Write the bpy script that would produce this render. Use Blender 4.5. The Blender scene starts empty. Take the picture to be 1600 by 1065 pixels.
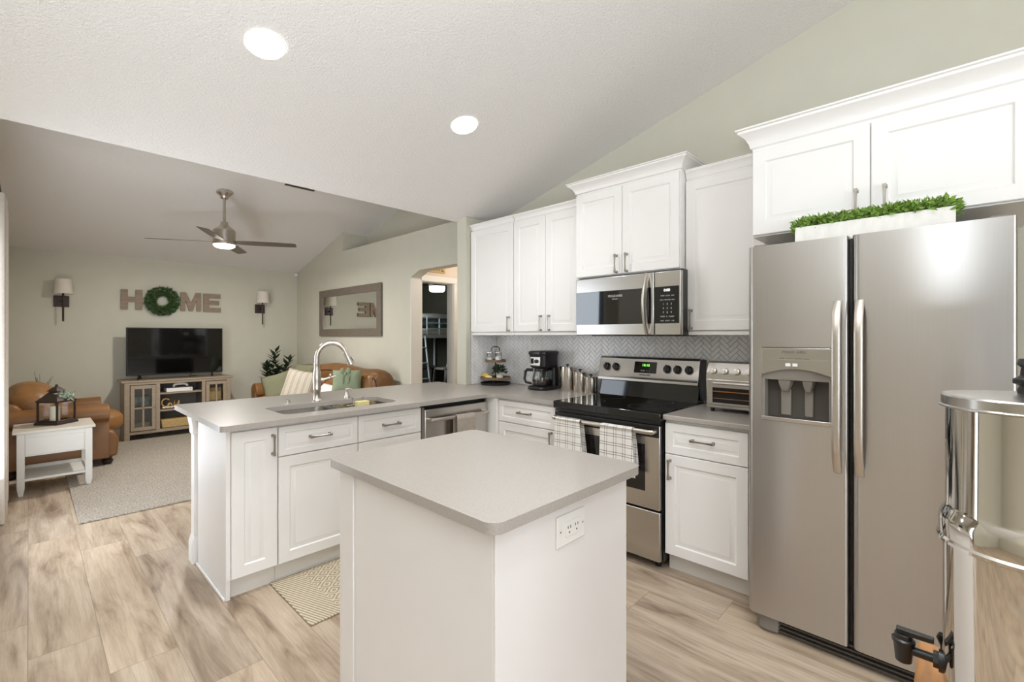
import bpy, bmesh, math, random
from mathutils import Vector, Matrix
random.seed(7)
S = bpy.context.scene
COL = S.collection
PI = math.pi

# ------------------------------------------------------------------ camera, world, lights, exposure
cam_d = bpy.data.cameras.new('camera')
cam = bpy.data.objects.new('camera', cam_d); COL.objects.link(cam)
cam.location = (0, 0, 1.37)
cam.rotation_euler = (math.radians(90), 0, math.radians(-46.24))
cam_d.sensor_width = 36.0
cam_d.lens = 723.0 / 1600.0 * 36.0
cam_d.shift_y = -8.5 / 1600.0
cam_d.clip_start = 0.02
S.camera = cam

W = bpy.data.worlds.new('world'); S.world = W
W.use_nodes = True
_bg = W.node_tree.nodes['Background']
_sky = W.node_tree.nodes.new('ShaderNodeTexSky')
_sky.sky_type = 'HOSEK_WILKIE'
_sky.sun_direction = (-0.5, -0.4, 0.75)
_sky.turbidity = 3.0
W.node_tree.links.new(_sky.outputs[0], _bg.inputs[0])
_bg.inputs[1].default_value = 0.8

S.view_settings.view_transform = 'Standard'
S.view_settings.look = 'None'
S.view_settings.exposure = 0.22
S.view_settings.gamma = 1.0
S.view_settings.use_curve_mapping = False

def area(name, loc, target, sx, sy, power, col=(1, 1, 1), shape='RECTANGLE', spread=None):
    l = bpy.data.lights.new(name, 'AREA'); l.shape = shape; l.size = sx; l.size_y = sy
    l.energy = power; l.color = col
    if spread: l.spread = spread
    o = bpy.data.objects.new(name, l); COL.objects.link(o)
    o.location = loc
    d = Vector(target) - Vector(loc)
    o.rotation_euler = d.to_track_quat('-Z', 'Y').to_euler()
    return o

DAY = (0.83, 0.91, 1.0)
WARM = (0.90, 0.95, 1.0)
# area lights added at assumed unseen dining openings; daylight through the living slider
area('rear_window_fill', (-0.6, -3.40, 1.55), (-0.6, 0, 1.9), 3.4, 1.7, 98, DAY)
area('dining_slider_fill', (-3.30, -1.85, 1.25), (0, -1.2, 2.0), 2.4, 2.1, 6, DAY)
area('daylight_living_slider', (-0.16, 4.27, 1.15), (2.6, 4.45, 1.25), 1.2, 1.9, 31, DAY)
area('patio_bounce', (-0.16, 4.27, 0.6), (1.1, 5.0, 2.6), 1.2, 0.9, 15, DAY)
# fill light added out of view, no fixture, bounced off the vaulted ceiling
area('ceiling_bounce_fill', (-0.6, -0.05, 1.5), (-0.58, 0.08, 3.4), 0.6, 0.6, 112, (0.80, 0.90, 1.0), 'DISK')

# ------------------------------------------------------------------ materials
def lin(c):
    c = c / 255.0
    return c / 12.92 if c <= 0.04045 else ((c + 0.055) / 1.055) ** 2.4
def rgb(r, g, b): return (lin(r), lin(g), lin(b), 1.0)

class NT:
    def __init__(s, name):
        s.m = bpy.data.materials.new(name); s.m.use_nodes = True
        s.t = s.m.node_tree; s.n = s.t.nodes; s.l = s.t.links
        s.b = s.n['Principled BSDF']
    def node(s, typ, **kw):
        x = s.n.new(typ)
        for k, v in kw.items(): setattr(x, k, v)
        return x
    def link(s, a, b): s.l.new(a, b)
    def val(s, x, sock):
        if isinstance(x, (int, float)): sock.default_value = x
        else: s.l.new(x, sock)
    def math(s, op, a, b=None, c=None):
        x = s.node('ShaderNodeMath', operation=op)
        s.val(a, x.inputs[0])
        if b is not None: s.val(b, x.inputs[1])
        if c is not None: s.val(c, x.inputs[2])
        return x.outputs[0]
    def coords(s, kind='Object'):
        t = s.node('ShaderNodeTexCoord'); return t.outputs[kind]
    def mapping(s, vec, scale=(1, 1, 1), loc=(0, 0, 0), rot=(0, 0, 0)):
        m = s.node('ShaderNodeMapping')
        s.link(vec, m.inputs[0]); m.inputs['Scale'].default_value = scale
        m.inputs['Location'].default_value = loc; m.inputs['Rotation'].default_value = rot
        return m.outputs[0]
    def noise(s, vec, scale, detail=2.0, rough=0.5, dist=0.0):
        x = s.node('ShaderNodeTexNoise')
        s.link(vec, x.inputs['Vector']); x.inputs['Scale'].default_value = scale
        x.inputs['Detail'].default_value = detail; x.inputs['Roughness'].default_value = rough
        x.inputs['Distortion'].default_value = dist
        return x.outputs[0]
    def ramp(s, fac, stops):
        r = s.node('ShaderNodeValToRGB'); e = r.color_ramp.elements
        while len(e) < len(stops): e.new(0.5)
        for i, (p, c) in enumerate(stops): e[i].position = p; e[i].color = c
        s.link(fac, r.inputs[0]); return r.outputs[0]
    def mix(s, fac, a, b, mode='MIX'):
        x = s.node('ShaderNodeMix', data_type='RGBA', blend_type=mode)
        s.val(fac, x.inputs[0])
        for v, i in ((a, 6), (b, 7)):
            if isinstance(v, tuple): x.inputs[i].default_value = v
            else: s.link(v, x.inputs[i])
        return x.outputs[2]
    def bump(s, h, strength, dist=0.01):
        x = s.node('ShaderNodeBump'); x.inputs['Strength'].default_value = strength
        x.inputs['Distance'].default_value = dist
        s.link(h, x.inputs['Height']); s.link(x.outputs[0], s.b.inputs['Normal'])
        return x

def mul(c, k): return (min(1, c[0] * k), min(1, c[1] * k), min(1, c[2] * k), 1.0)

def pm(name, c, rough=0.5, metal=0.0, spec=0.5, var=0.04, vscale=6.0, bump=None, coat=0.0, stretch=(1, 1, 1), rvar=0.0, emit=None, sheen=0.0):
    n = NT(name); b = n.b
    co = n.mapping(n.coords(), stretch)
    nz = n.noise(co, vscale, 3.0)
    col = n.ramp(nz, [(0.3, mul(c, 1 - var)), (0.7, mul(c, 1 + var))])
    n.link(col, b.inputs['Base Color'])
    b.inputs['Roughness'].default_value = rough; b.inputs['Metallic'].default_value = metal
    b.inputs['Specular IOR Level'].default_value = spec
    b.inputs['Coat Weight'].default_value = coat
    b.inputs['Sheen Weight'].default_value = sheen
    if rvar:
        r = n.node('ShaderNodeMapRange'); n.link(nz, r.inputs[0])
        r.inputs[3].default_value = rough - rvar; r.inputs[4].default_value = rough + rvar
        n.link(r.outputs[0], b.inputs['Roughness'])
    if bump: n.bump(n.noise(n.coords(), bump[0], 4.0, 0.6), bump[1], bump[2] if len(bump) > 2 else 0.005)
    if emit:
        b.inputs['Emission Color'].default_value = emit[0]; b.inputs['Emission Strength'].default_value = emit[1]
    return n.m

M = {}
M['wall'] = pm('sage_wall_paint', rgb(201, 196, 179), 0.65, bump=(220, 0.12, 0.002), var=0.015)
M['wallw'] = pm('warm_white_trim_paint', rgb(226, 221, 211), 0.5, var=0.015)
M['hall'] = pm('peach_hall_paint', rgb(214, 198, 180), 0.7, var=0.02)
M['unlit_wall'] = pm('olive_wall_unlit_tone', rgb(62, 57, 40), 0.7, var=0.05)  # olive darkened in the colour to stand for the unlit bedroom
M['cab'] = pm('white_cabinet_lacquer', rgb(238, 234, 229), 0.36, var=0.008)
M['island'] = pm('white_island_panel', rgb(232, 227, 223), 0.42, var=0.008)
M['toe'] = pm('toe_kick_white', rgb(220, 214, 205), 0.5, var=0.015)
M['steel'] = pm('brushed_steel', rgb(192, 188, 184), 0.30, 1.0, var=0.012, vscale=3.0, stretch=(70, 70, 1), rvar=0.02)
_n = M['steel'].node_tree; _b = _n.nodes['Principled BSDF']
_tg = _n.nodes.new('ShaderNodeTangent'); _tg.direction_type = 'RADIAL'; _tg.axis = 'Z'
_n.links.new(_tg.outputs[0], _b.inputs['Tangent']); _b.inputs['Anisotropic'].default_value = 0.75; _b.inputs['Anisotropic Rotation'].default_value = 0.25
M['steel2'] = pm('brushed_steel_appliance', rgb(198, 194, 189), 0.26, 1.0, var=0.03, vscale=3.0, stretch=(60, 1, 60), rvar=0.03)
M['chrome'] = pm('polished_steel', rgb(216, 211, 204), 0.06, 1.0, var=0.02)
M['nickel'] = pm('satin_nickel', rgb(206, 198, 188), 0.31, 1.0, var=0.03)
M['pull'] = pm('aged_nickel_pull', rgb(166, 160, 150), 0.28, 1.0, var=0.05)
M['black'] = pm('black_plastic', rgb(24, 22, 21), 0.35, var=0.1)
M['blackgl'] = pm('black_glass', rgb(10, 10, 10), 0.06, var=0.05, coat=0.3)
M['mwgl'] = pm('mirrored_black_glass', rgb(12, 11, 11), 0.04, var=0.05, coat=0.6, spec=0.7)
M['mwgl'].node_tree.nodes['Principled BSDF'].inputs['Coat IOR'].default_value = 1.6
M['ovengl'] = pm('smoked_oven_glass', rgb(30, 27, 25), 0.08, var=0.1)
M['dgrey'] = pm('dark_grey_plastic', rgb(70, 64, 58), 0.45, var=0.05)
M['mgrey'] = pm('grey_plastic', rgb(128, 121, 112), 0.4, var=0.05)
M['plate'] = pm('white_plastic', rgb(236, 232, 226), 0.35, var=0.01)
M['leather'] = pm('cognac_leather', rgb(124, 84, 44), 0.42, var=0.16, vscale=5, bump=(60, 0.25, 0.004))
M['leather2'] = pm('worn_leather', rgb(136, 94, 50), 0.45, var=0.2, vscale=7, bump=(40, 0.4, 0.006))
M['darkwood'] = pm('dark_wood', rgb(44, 30, 24), 0.4, var=0.15)
M['stand'] = pm('greige_washed_wood', rgb(158, 141, 120), 0.5, var=0.09, vscale=5, stretch=(1.5, 20, 20))
M['standin'] = pm('greige_wood_inside', rgb(112, 104, 94), 0.6, var=0.08)
M['letter'] = pm('weathered_wood', rgb(146, 127, 107), 0.7, var=0.18, vscale=4, stretch=(3, 3, 14))
M['honey'] = pm('honey_wood', rgb(176, 122, 68), 0.4, var=0.22, vscale=4, stretch=(3, 22, 22))
M['bronze'] = pm('oil_rubbed_bronze', rgb(56, 42, 36), 0.45, 0.4, var=0.1)
M['shade'] = pm('linen_shade', rgb(222, 212, 198), 0.8, var=0.03, bump=(300, 0.2, 0.002))
M['leafd'] = pm('dark_green_leaf', rgb(38, 58, 32), 0.5, var=0.35, vscale=14)
M['leaf'] = pm('boxwood_leaf', rgb(116, 148, 58), 0.5, var=0.35, vscale=25)
M['leafw'] = pm('wreath_leaf', rgb(62, 92, 44), 0.55, var=0.35, vscale=18)
M['leafs'] = pm('sage_leaf', rgb(150, 165, 140), 0.6, var=0.25, vscale=18)
M['stem'] = pm('brown_stem', rgb(80, 62, 44), 0.7, var=0.1)
M['planter'] = pm('whitewashed_wood', rgb(232, 228, 220), 0.6, var=0.05, vscale=5, stretch=(3, 8, 3))
M['green_pillow'] = pm('sage_cotton', rgb(126, 125, 98), 0.9, var=0.06, bump=(200, 0.3, 0.003))
M['green2'] = pm('soft_green_cotton', rgb(140, 150, 122), 0.9, var=0.06, bump=(200, 0.3, 0.003))
M['white_fab'] = pm('white_cotton', rgb(225, 222, 215), 0.9, var=0.03)
M['curtain'] = pm('linen_curtain', rgb(206, 196, 184), 0.85, var=0.04, vscale=40, bump=(250, 0.25, 0.002))
M['grey_towel'] = pm('taupe_terry', rgb(172, 160, 146), 0.95, var=0.06, vscale=60, bump=(400, 0.6, 0.004))
M['candle'] = pm('ivory_wax', rgb(228, 220, 196), 0.5, var=0.03)
M['lemon'] = pm('yellow_lemon_skin', rgb(214, 178, 56), 0.45, var=0.1, bump=(160, 0.3, 0.002))
M['cheese'] = pm('pale_yellow_sponge', rgb(228, 214, 150), 0.9, var=0.06, bump=(300, 0.5, 0.003))
M['jute'] = pm('natural_jute', rgb(186, 162, 126), 0.9, var=0.1)
M['white_metal'] = pm('white_enamel_metal', rgb(205, 212, 216), 0.4, var=0.02)
M['white_wood'] = pm('white_painted_wood', rgb(214, 210, 202), 0.45, var=0.02)
M['tabletop'] = pm('pale_washed_tabletop', rgb(206, 197, 184), 0.35, var=0.05, vscale=5, stretch=(2, 14, 2))
M['mirror'] = pm('mirror_silver', rgb(225, 226, 222), 0.015, 1.0, var=0.0)
M['mframe'] = pm('driftwood_frame', rgb(112, 101, 88), 0.6, var=0.16, vscale=6, stretch=(8, 8, 8))
M['blanket'] = pm('dark_leafy_quilt', rgb(92, 110, 104), 0.9, var=0.55, vscale=16)
M['bag'] = pm('tan_canvas', rgb(128, 104, 76), 0.9, var=0.1)
M['gold'] = pm('gold_script', rgb(190, 150, 84), 0.4, var=0.1)
M['green_led'] = pm('green_led', rgb(120, 220, 90), 0.5, emit=(rgb(140, 235, 90), 1.6))
M['white_led'] = pm('white_led', rgb(230, 230, 230), 0.5, emit=(rgb(240, 240, 235), 1.2))
M['ink'] = pm('printed_grey', rgb(92, 86, 80), 0.5)
M['inkw'] = pm('printed_white', rgb(200, 196, 190), 0.5)
M['inkb'] = pm('printed_black', rgb(40, 32, 26), 0.6)
M['can_glow'] = pm('led_diffuser', rgb(255, 255, 255), 0.5, var=0, emit=((1, 0.97, 0.92, 1), 12.0))
M['fan_glow'] = pm('frosted_lamp', rgb(255, 250, 240), 0.5, var=0, emit=((1, 0.93, 0.83, 1), 7.0))
M['bed_glow'] = pm('frosted_bedroom_lamp', rgb(255, 250, 235), 0.5, var=0, emit=((1, 0.95, 0.80, 1), 4.0))
M['fanblade'] = pm('silver_grey_blade', rgb(112, 101, 88), 0.4, 0.3, var=0.05)
M['white_trim'] = pm('white_light_trim', rgb(240, 238, 232), 0.4, var=0.01)
M['grille'] = pm('brown_vent_grille', rgb(92, 78, 62), 0.6, var=0.05)
M['wicker'] = pm('pale_wicker', rgb(196, 164, 110), 0.8, var=0.2, vscale=40, stretch=(1, 1, 4), bump=(90, 0.8, 0.006))
M['sand'] = pm('white_sugar', rgb(235, 230, 222), 0.9, var=0.02)

def glass(name, tint=(1, 1, 1, 1), rough=0.0):
    n = NT(name)
    n.n.remove(n.b)
    out = n.n['Material Output']
    g = n.node('ShaderNodeBsdfGlossy'); g.inputs['Roughness'].default_value = 0.02
    t = n.node('ShaderNodeBsdfTransparent'); t.inputs[0].default_value = tint
    lw = n.node('ShaderNodeLayerWeight'); lw.inputs[0].default_value = 0.25
    f = n.math('MULTIPLY', lw.outputs[0], 0.75)
    f = n.math('ADD', f, 0.04)
    m = n.node('ShaderNodeMixShader'); n.link(f, m.inputs[0]); n.link(t.outputs[0], m.inputs[1]); n.link(g.outputs[0], m.inputs[2])
    n.link(m.outputs[0], out.inputs[0])
    return n.m
M['glass'] = glass('clear_glass', (0.97, 0.98, 0.98, 1))
M['amber_glass'] = glass('toaster_glass', (0.55, 0.42, 0.3, 1))

def ceiling_mat():
    n = NT('textured_ceiling_paint')
    co = n.coords()
    n.b.inputs['Base Color'].default_value = rgb(238, 233, 227)
    n.b.inputs['Roughness'].default_value = 0.9
    n1 = n.noise(co, 80, 5.0, 0.65); n2 = n.noise(co, 210, 2.0)
    h = n.math('ADD', n1, n.math('MULTIPLY', n2, 0.5))
    n.bump(h, 0.60, 0.013)
    return n.m
M['ceil'] = ceiling_mat()

def floor_mat():
    n = NT('oak_plank_floor')
    sp = n.node('ShaderNodeSeparateXYZ'); n.link(n.coords(), sp.inputs[0])
    X, Y = sp.outputs[0], sp.outputs[1]
    WD, LN = 0.23, 1.55
    cx = n.math('DIVIDE', n.math('ADD', X, 0.003), WD)
    col = n.math('FLOOR', cx); fx = n.math('FRACT', cx)
    off = n.math('MULTIPLY', col, 0.355)
    cy = n.math('DIVIDE', n.math('ADD', n.math('SUBTRACT', Y, 2.827), off), LN)
    row = n.math('FLOOR', cy); fy = n.math('FRACT', cy)
    cb = n.node('ShaderNodeCombineXYZ'); n.link(col, cb.inputs[0]); n.link(row, cb.inputs[1])
    wn = n.node('ShaderNodeTexWhiteNoise', noise_dimensions='2D'); n.link(cb.outputs[0], wn.inputs[0])
    rnd = wn.outputs[0]
    # grain coordinates, shifted per plank, stretched along the plank
    gx = n.math('ADD', X, n.math('MULTIPLY', rnd, 37.0))
    gy = n.math('ADD', n.math('MULTIPLY', Y, 0.16), n.math('MULTIPLY', rnd, 11.0))
    g = n.node('ShaderNodeCombineXYZ'); n.link(gx, g.inputs[0]); n.link(gy, g.inputs[1])
    big = n.noise(g.outputs[0], 9.0, 5.0, 0.6, 0.9)
    gf = n.node('ShaderNodeCombineXYZ'); n.link(gx, gf.inputs[0]); n.link(n.math('MULTIPLY', gy, 0.30), gf.inputs[1])
    fine = n.noise(gf.outputs[0], 95, 5.0, 0.65, 0.6)
    mid = n.noise(gf.outputs[0], 26, 4.0, 0.6, 1.2)
    base = n.ramp(big, [(0.28, rgb(126, 105, 87)), (0.40, rgb(165, 145, 123)), (0.54, rgb(188, 169, 147)), (0.75, rgb(203, 187, 166))])
    fr = n.ramp(fine, [(0.30, (0.76, 0.73, 0.70, 1)), (0.55, (1, 1, 1, 1))])
    md = n.ramp(mid, [(0.30, (0.84, 0.82, 0.80, 1)), (0.6, (1.02, 1.02, 1.02, 1))])
    c = n.mix(0.75, base, fr, 'MULTIPLY')
    c = n.mix(0.8, c, md, 'MULTIPLY')
    tone = n.ramp(rnd, [(0.0, (0.90, 0.90, 0.92, 1)), (1.0, (1.12, 1.10, 1.07, 1))])
    c = n.mix(0.85, c, tone, 'MULTIPLY')
    ex = n.math('MINIMUM', fx, n.math('SUBTRACT', 1.0, fx))
    ey = n.math('MINIMUM', fy, n.math('SUBTRACT', 1.0, fy))
    jx = n.math('LESS_THAN', ex, 0.0065); jy = n.math('LESS_THAN', ey, 0.0011)
    j = n.math('MAXIMUM', jx, jy)
    c = n.mix(n.math('MULTIPLY', j, 0.55), c, rgb(120, 102, 84))
    n.link(c, n.b.inputs['Base Color'])
    n.b.inputs['Roughness'].default_value = 0.42
    n.bump(n.math('SUBTRACT', n.math('MULTIPLY', fine, 0.25), j), 0.12, 0.003)
    return n.m
M['floor'] = floor_mat()

def counter_mat():
    n = NT('greige_quartz')
    co = n.coords()
    c = n.ramp(n.noise(co, 260, 2.0), [(0.35, rgb(165, 157, 149)), (0.65, rgb(175, 167, 158))])
    n.link(c, n.b.inputs['Base Color']); n.b.inputs['Roughness'].default_value = 0.26
    return n.m
M['counter'] = counter_mat()

def tile_mat():
    n = NT('marble_tile')
    co = n.coords()
    v = n.noise(co, 9, 6.0, 0.6, 1.0)
    c = n.ramp(v, [(0.3, rgb(232, 229, 227)), (0.55, rgb(244, 241, 238)), (0.75, rgb(248, 246, 243))])
    n.link(c, n.b.inputs['Base Color']); n.b.inputs['Roughness'].default_value = 0.22
    return n.m
M['tile'] = tile_mat()
M['grout'] = pm('grey_grout', rgb(186, 181, 176), 0.9, var=0.03)

def rug_mat():
    n = NT('beige_shag')
    co = n.coords()
    a = n.noise(co, 75, 4.0, 0.85); b = n.noise(co, 9, 3.0)
    c = n.ramp(a, [(0.36, rgb(140, 126, 108)), (0.5, rgb(200, 187, 170)), (0.64, rgb(238, 230, 218))])
    t = n.ramp(b, [(0.3, (0.9, 0.89, 0.88, 1)), (0.7, (1, 1, 1, 1))])
    n.link(n.mix(0.7, c, t, 'MULTIPLY'), n.b.inputs['Base Color'])
    n.b.inputs['Roughness'].default_value = 1.0
    n.bump(a, 1.0, 0.02)
    return n.m
M['rug'] = rug_mat()

def mat_mat():
    n = NT('woven_diamond_mat')
    sp = n.node('ShaderNodeSeparateXYZ'); n.link(n.coords(), sp.inputs[0])
    X, Y = sp.outputs[0], sp.outputs[1]
    def tri(x, p):
        f = n.math('FRACT', n.math('DIVIDE', x, p))
        return n.math('ABSOLUTE', n.math('SUBTRACT', f, 0.5))
    d = n.math('ADD', tri(X, 0.085), tri(Y, 0.085))
    ring = n.math('GREATER_THAN', n.math('FRACT', n.math('MULTIPLY', d, 3.4)), 0.52)
    w = n.math('GREATER_THAN', n.math('FRACT', n.math('DIVIDE', n.math('ADD', X, n.math('MULTIPLY', Y, 0.35)), 0.016)), 0.5)
    bx = n.math('LESS_THAN', X, 0.16)
    pat = n.math('ADD', n.math('MULTIPLY', w, bx), n.math('MULTIPLY', ring, n.math('SUBTRACT', 1.0, bx)))
    weave = n.noise(n.coords(), 280, 2.0)
    c = n.mix(pat, rgb(168, 150, 122), rgb(222, 210, 186))
    t = n.ramp(weave, [(0.3, (0.78, 0.77, 0.75, 1)), (0.7, (1, 1, 1, 1))])
    n.link(n.mix(0.8, c, t, 'MULTIPLY'), n.b.inputs['Base Color'])
    n.b.inputs['Roughness'].default_value = 0.95
    n.bump(n.math('ADD', pat, weave), 0.5, 0.004)
    return n.m
M['mat'] = mat_mat()

def plaid_mat():
    n = NT('plaid_cotton')
    sp = n.node('ShaderNodeSeparateXYZ'); n.link(n.coords(), sp.inputs[0])
    Y, Z = sp.outputs[1], sp.outputs[2]
    def lines(x, p, w, o):
        f = n.math('FRACT', n.math('ADD', n.math('DIVIDE', x, p), o))
        a = n.math('LESS_THAN', f, w)
        b = n.math('MULTIPLY', n.math('GREATER_THAN', f, 0.26), n.math('LESS_THAN', f, 0.26 + w))
        return n.math('MAXIMUM', a, b)
    v = lines(Y, 0.062, 0.07, 0.1); h = lines(Z, 0.055, 0.09, 0.2)
    s = n.math('ADD', n.math('MULTIPLY', v, 0.55), n.math('MULTIPLY', h, 0.6))
    c = n.mix(n.math('MINIMUM', s, 1.0), rgb(232, 226, 218), rgb(96, 90, 88))
    n.link(c, n.b.inputs['Base Color']); n.b.inputs['Roughness'].default_value = 0.95
    n.bump(n.noise(n.coords(), 350, 2.0), 0.3, 0.003)
    return n.m
M['plaid'] = plaid_mat()

def stripe_mat():
    n = NT('striped_linen')
    sp = n.node('ShaderNodeSeparateXYZ'); n.link(n.coords(), sp.inputs[0])
    f = n.math('FRACT', n.math('DIVIDE', sp.outputs[0], 0.085))
    a = n.math('LESS_THAN', f, 0.10)
    b = n.math('MULTIPLY', n.math('GREATER_THAN', f, 0.22), n.math('LESS_THAN', f, 0.30))
    c = n.mix(n.math('MAXIMUM', a, b), rgb(190, 180, 163), rgb(150, 138, 122))
    n.link(c, n.b.inputs['Base Color']); n.b.inputs['Roughness'].default_value = 0.95
    return n.m
M['stripe'] = stripe_mat()

# ------------------------------------------------------------------ mesh helpers
class Fr:
    """A local frame: u to the right seen from the front, v up, n outwards."""
    def __init__(s, o, u, v, n):
        s.o, s.u, s.v, s.n = Vector(o), Vector(u), Vector(v), Vector(n)
    def p(s, u, v, n): return s.o + s.u * u + s.v * v + s.n * n
def FX(x): return Fr((x, 0, 0), (0, -1, 0), (0, 0, 1), (-1, 0, 0))     # faces -X ; u = -y
def FY(y): return Fr((0, y, 0), (1, 0, 0), (0, 0, 1), (0, -1, 0))      # faces -Y ; u = x

class MB:
    def __init__(s): s.v, s.f = [], []
    def pts(s, ps):
        i = len(s.v); s.v.extend([tuple(p) for p in ps]); return i
    def box(s, x0, x1, y0, y1, z0, z1):
        if x0 > x1: x0, x1 = x1, x0
        if y0 > y1: y0, y1 = y1, y0
        i = s.pts([(x0, y0, z0), (x1, y0, z0), (x1, y1, z0), (x0, y1, z0), (x0, y0, z1), (x1, y0, z1), (x1, y1, z1), (x0, y1, z1)])
        for q in ((3, 2, 1, 0), (4, 5, 6, 7), (0, 1, 5, 4), (1, 2, 6, 5), (2, 3, 7, 6), (3, 0, 4, 7)):
            s.f.append(tuple(i + k for k in q))
        return s
    def fbox(s, fr, u0, u1, v0, v1, n0, n1):
        a = [fr.p(u0, v0, n0), fr.p(u1, v0, n0), fr.p(u1, v1, n0), fr.p(u0, v1, n0)]
        b = [fr.p(u0, v0, n1), fr.p(u1, v0, n1), fr.p(u1, v1, n1), fr.p(u0, v1, n1)]
        return s.loft([a, b])
    def loft(s, loops, cap0=True, cap1=True, closed=True):
        m = len(loops[0]); ids = [s.pts(l) for l in loops]
        for a, b in zip(ids, ids[1:]):
            for k in range(m if closed else m - 1):
                k2 = (k + 1) % m
                s.f.append((a + k, a + k2, b + k2, b + k))
        if cap0: s.f.append(tuple(ids[0] + k for k in reversed(range(m))))
        if cap1: s.f.append(tuple(ids[-1] + k for k in range(m)))
        return s
    def prism(s, poly, axis, a, b):
        def q(p, w):
            return {'x': (w, p[0], p[1]), 'y': (p[0], w, p[1]), 'z': (p[0], p[1], w)}[axis]
        return s.loft([[q(p, a) for p in poly], [q(p, b) for p in poly]])
    def lathe(s, c, prof, n=28, axis='z', ang0=0.0, caps=True):
        c = Vector(c); loops = []
        for r, h in prof:
            l = []
            for k in range(n):
                t = 2 * PI * k / n + ang0
                a, b = r * math.cos(t), r * math.sin(t)
                l.append(c + Vector({'z': (a, b, h), 'x': (h, a, b), 'y': (b, h, a)}[axis]))
            loops.append(l)
        return s.loft(loops, caps, caps)
    def tube(s, path, r, n=10, caps=True, closed=False, sq=1.0):
        P = [Vector(p) for p in path]; m = len(P); loops = []
        up = None
        for i, p in enumerate(P):
            a = P[i - 1] if (i > 0 or closed) else P[i]
            b = P[(i + 1) % m] if (i < m - 1 or closed) else P[i]
            t = (b - a).normalized()
            if up is None:
                up = Vector((0, 0, 1)) if abs(t.z) < 0.9 else Vector((1, 0, 0))
            side = t.cross(up)
            if side.length < 1e-5: side = t.orthogonal()
            side.normalize(); up = side.cross(t).normalized()
            rr = r[i] if isinstance(r, (list, tuple)) else r
            loops.append([p + side * (rr * math.cos(2 * PI * k / n)) + up * (rr * sq * math.sin(2 * PI * k / n)) for k in range(n)])
        if closed:
            ids = [s.pts(l) for l in loops]
            for i in range(m):
                a, b = ids[i], ids[(i + 1) % m]
                for k in range(n):
                    k2 = (k + 1) % n
                    s.f.append((a + k, a + k2, b + k2, b + k))
            return s
        return s.loft(loops, caps, caps)
    def cyl(s, a, b, r0, r1=None, n=20): return s.tube([a, b], [r0, r0 if r1 is None else r1], n)
    def puff(s, c, dx, dy, dz, p=4.0, nu=28, nv=16, fn=None):
        loops = []
        c = Vector(c)
        for i in range(1, nv):
            ph = -PI / 2 + PI * i / nv
            l = []
            for k in range(nu):
                th = 2 * PI * k / nu
                d = Vector((math.cos(ph) * math.cos(th), math.cos(ph) * math.sin(th), math.sin(ph)))
                nn = (abs(d.x) ** p + abs(d.y) ** p + abs(d.z) ** p) ** (1.0 / p)
                q = Vector((d.x / nn * dx / 2, d.y / nn * dy / 2, d.z / nn * dz / 2))
                if fn: q = fn(q)
                l.append(c + q)
            loops.append(l)
        return s.loft(loops)
    def pillow(s, mat4, w, h, t, n=14, pinch=0.07):
        idx = {}
        for sd in (1, -1):
            for i in range(n + 1):
                for j in range(n + 1):
                    a, b = -1 + 2 * i / n, -1 + 2 * j / n
                    th = t / 2 * ((1 - a ** 4) ** 0.5) * ((1 - b ** 4) ** 0.5)
                    k = 1 - pinch * (1 - abs(a * b)) * (a * a * b * b * 0 + max(abs(a), abs(b)) ** 2)
                    p = mat4 @ Vector((a * w / 2 * k, b * h / 2 * k, sd * th))
                    if (i in (0, n) or j in (0, n)) and sd == -1: idx[(sd, i, j)] = idx[(1, i, j)]
                    else:
                        idx[(sd, i, j)] = len(s.v); s.v.append(tuple(p))
        for sd in (1, -1):
            for i in range(n):
                for j in range(n):
                    q = (idx[(sd, i, j)], idx[(sd, i + 1, j)], idx[(sd, i + 1, j + 1)], idx[(sd, i, j + 1)])
                    s.f.append(q if sd == 1 else q[::-1])
        return s
    def leaf(s, p, d, l, w, up=None, cup=0.15):
        p, d = Vector(p), Vector(d).normalized()
        up = Vector(up) if up else Vector((random.uniform(-1, 1), random.uniform(-1, 1), random.uniform(-1, 1)))
        sd = d.cross(up)
        if sd.length < 1e-4: sd = d.orthogonal()
        sd.normalize(); nn = sd.cross(d)
        a = s.pts([p, p + d * l * 0.45 + sd * w / 2 + nn * l * cup, p + d * l, p + d * l * 0.45 - sd * w / 2 + nn * l * cup, p + d * l * 0.5])
        s.f += [(a, a + 1, a + 4), (a + 1, a + 2, a + 4), (a + 2, a + 3, a + 4), (a + 3, a, a + 4)]
        return s
    def panel(s, fr, u0, u1, v0, v1, n0=0.0, th=0.02, st=0.058, k=1.0):
        """raised panel door or drawer front"""
        def L(i, n): return [fr.p(u0 + i, v0 + i, n0 + n), fr.p(u1 - i, v0 + i, n0 + n), fr.p(u1 - i, v1 - i, n0 + n), fr.p(u0 + i, v1 - i, n0 + n)]
        return s.loft([L(0, 0), L(0, th - 0.003), L(0.003, th), L(st, th), L(st + 0.006 * k, th - 0.008), L(st + 0.014 * k, th - 0.008),
                       L(st + 0.032 * k, th - 0.001), L(st + 0.034 * k, th - 0.001)])
    def pull(s, fr, u, v, ln, vertical, n0=0.0):
        def q(a, b, n): return fr.p(u + (b if vertical else a), v + (a if vertical else b), n0 + n)
        h = ln / 2
        for e in (-1, 1):
            c = e * (h - 0.008)
            s.loft([[q(c - 0.009, -0.009, 0), q(c + 0.009, -0.009, 0), q(c + 0.009, 0.009, 0), q(c - 0.009, 0.009, 0)],
                    [q(c - 0.005, -0.005, 0.008), q(c + 0.005, -0.005, 0.008), q(c + 0.005, 0.005, 0.008), q(c - 0.005, 0.005, 0.008)],
                    [q(c - 0.008, -0.007, 0.033), q(c + 0.008, -0.007, 0.033), q(c + 0.008, 0.007, 0.033), q(c - 0.008, 0.007, 0.033)]])
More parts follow.
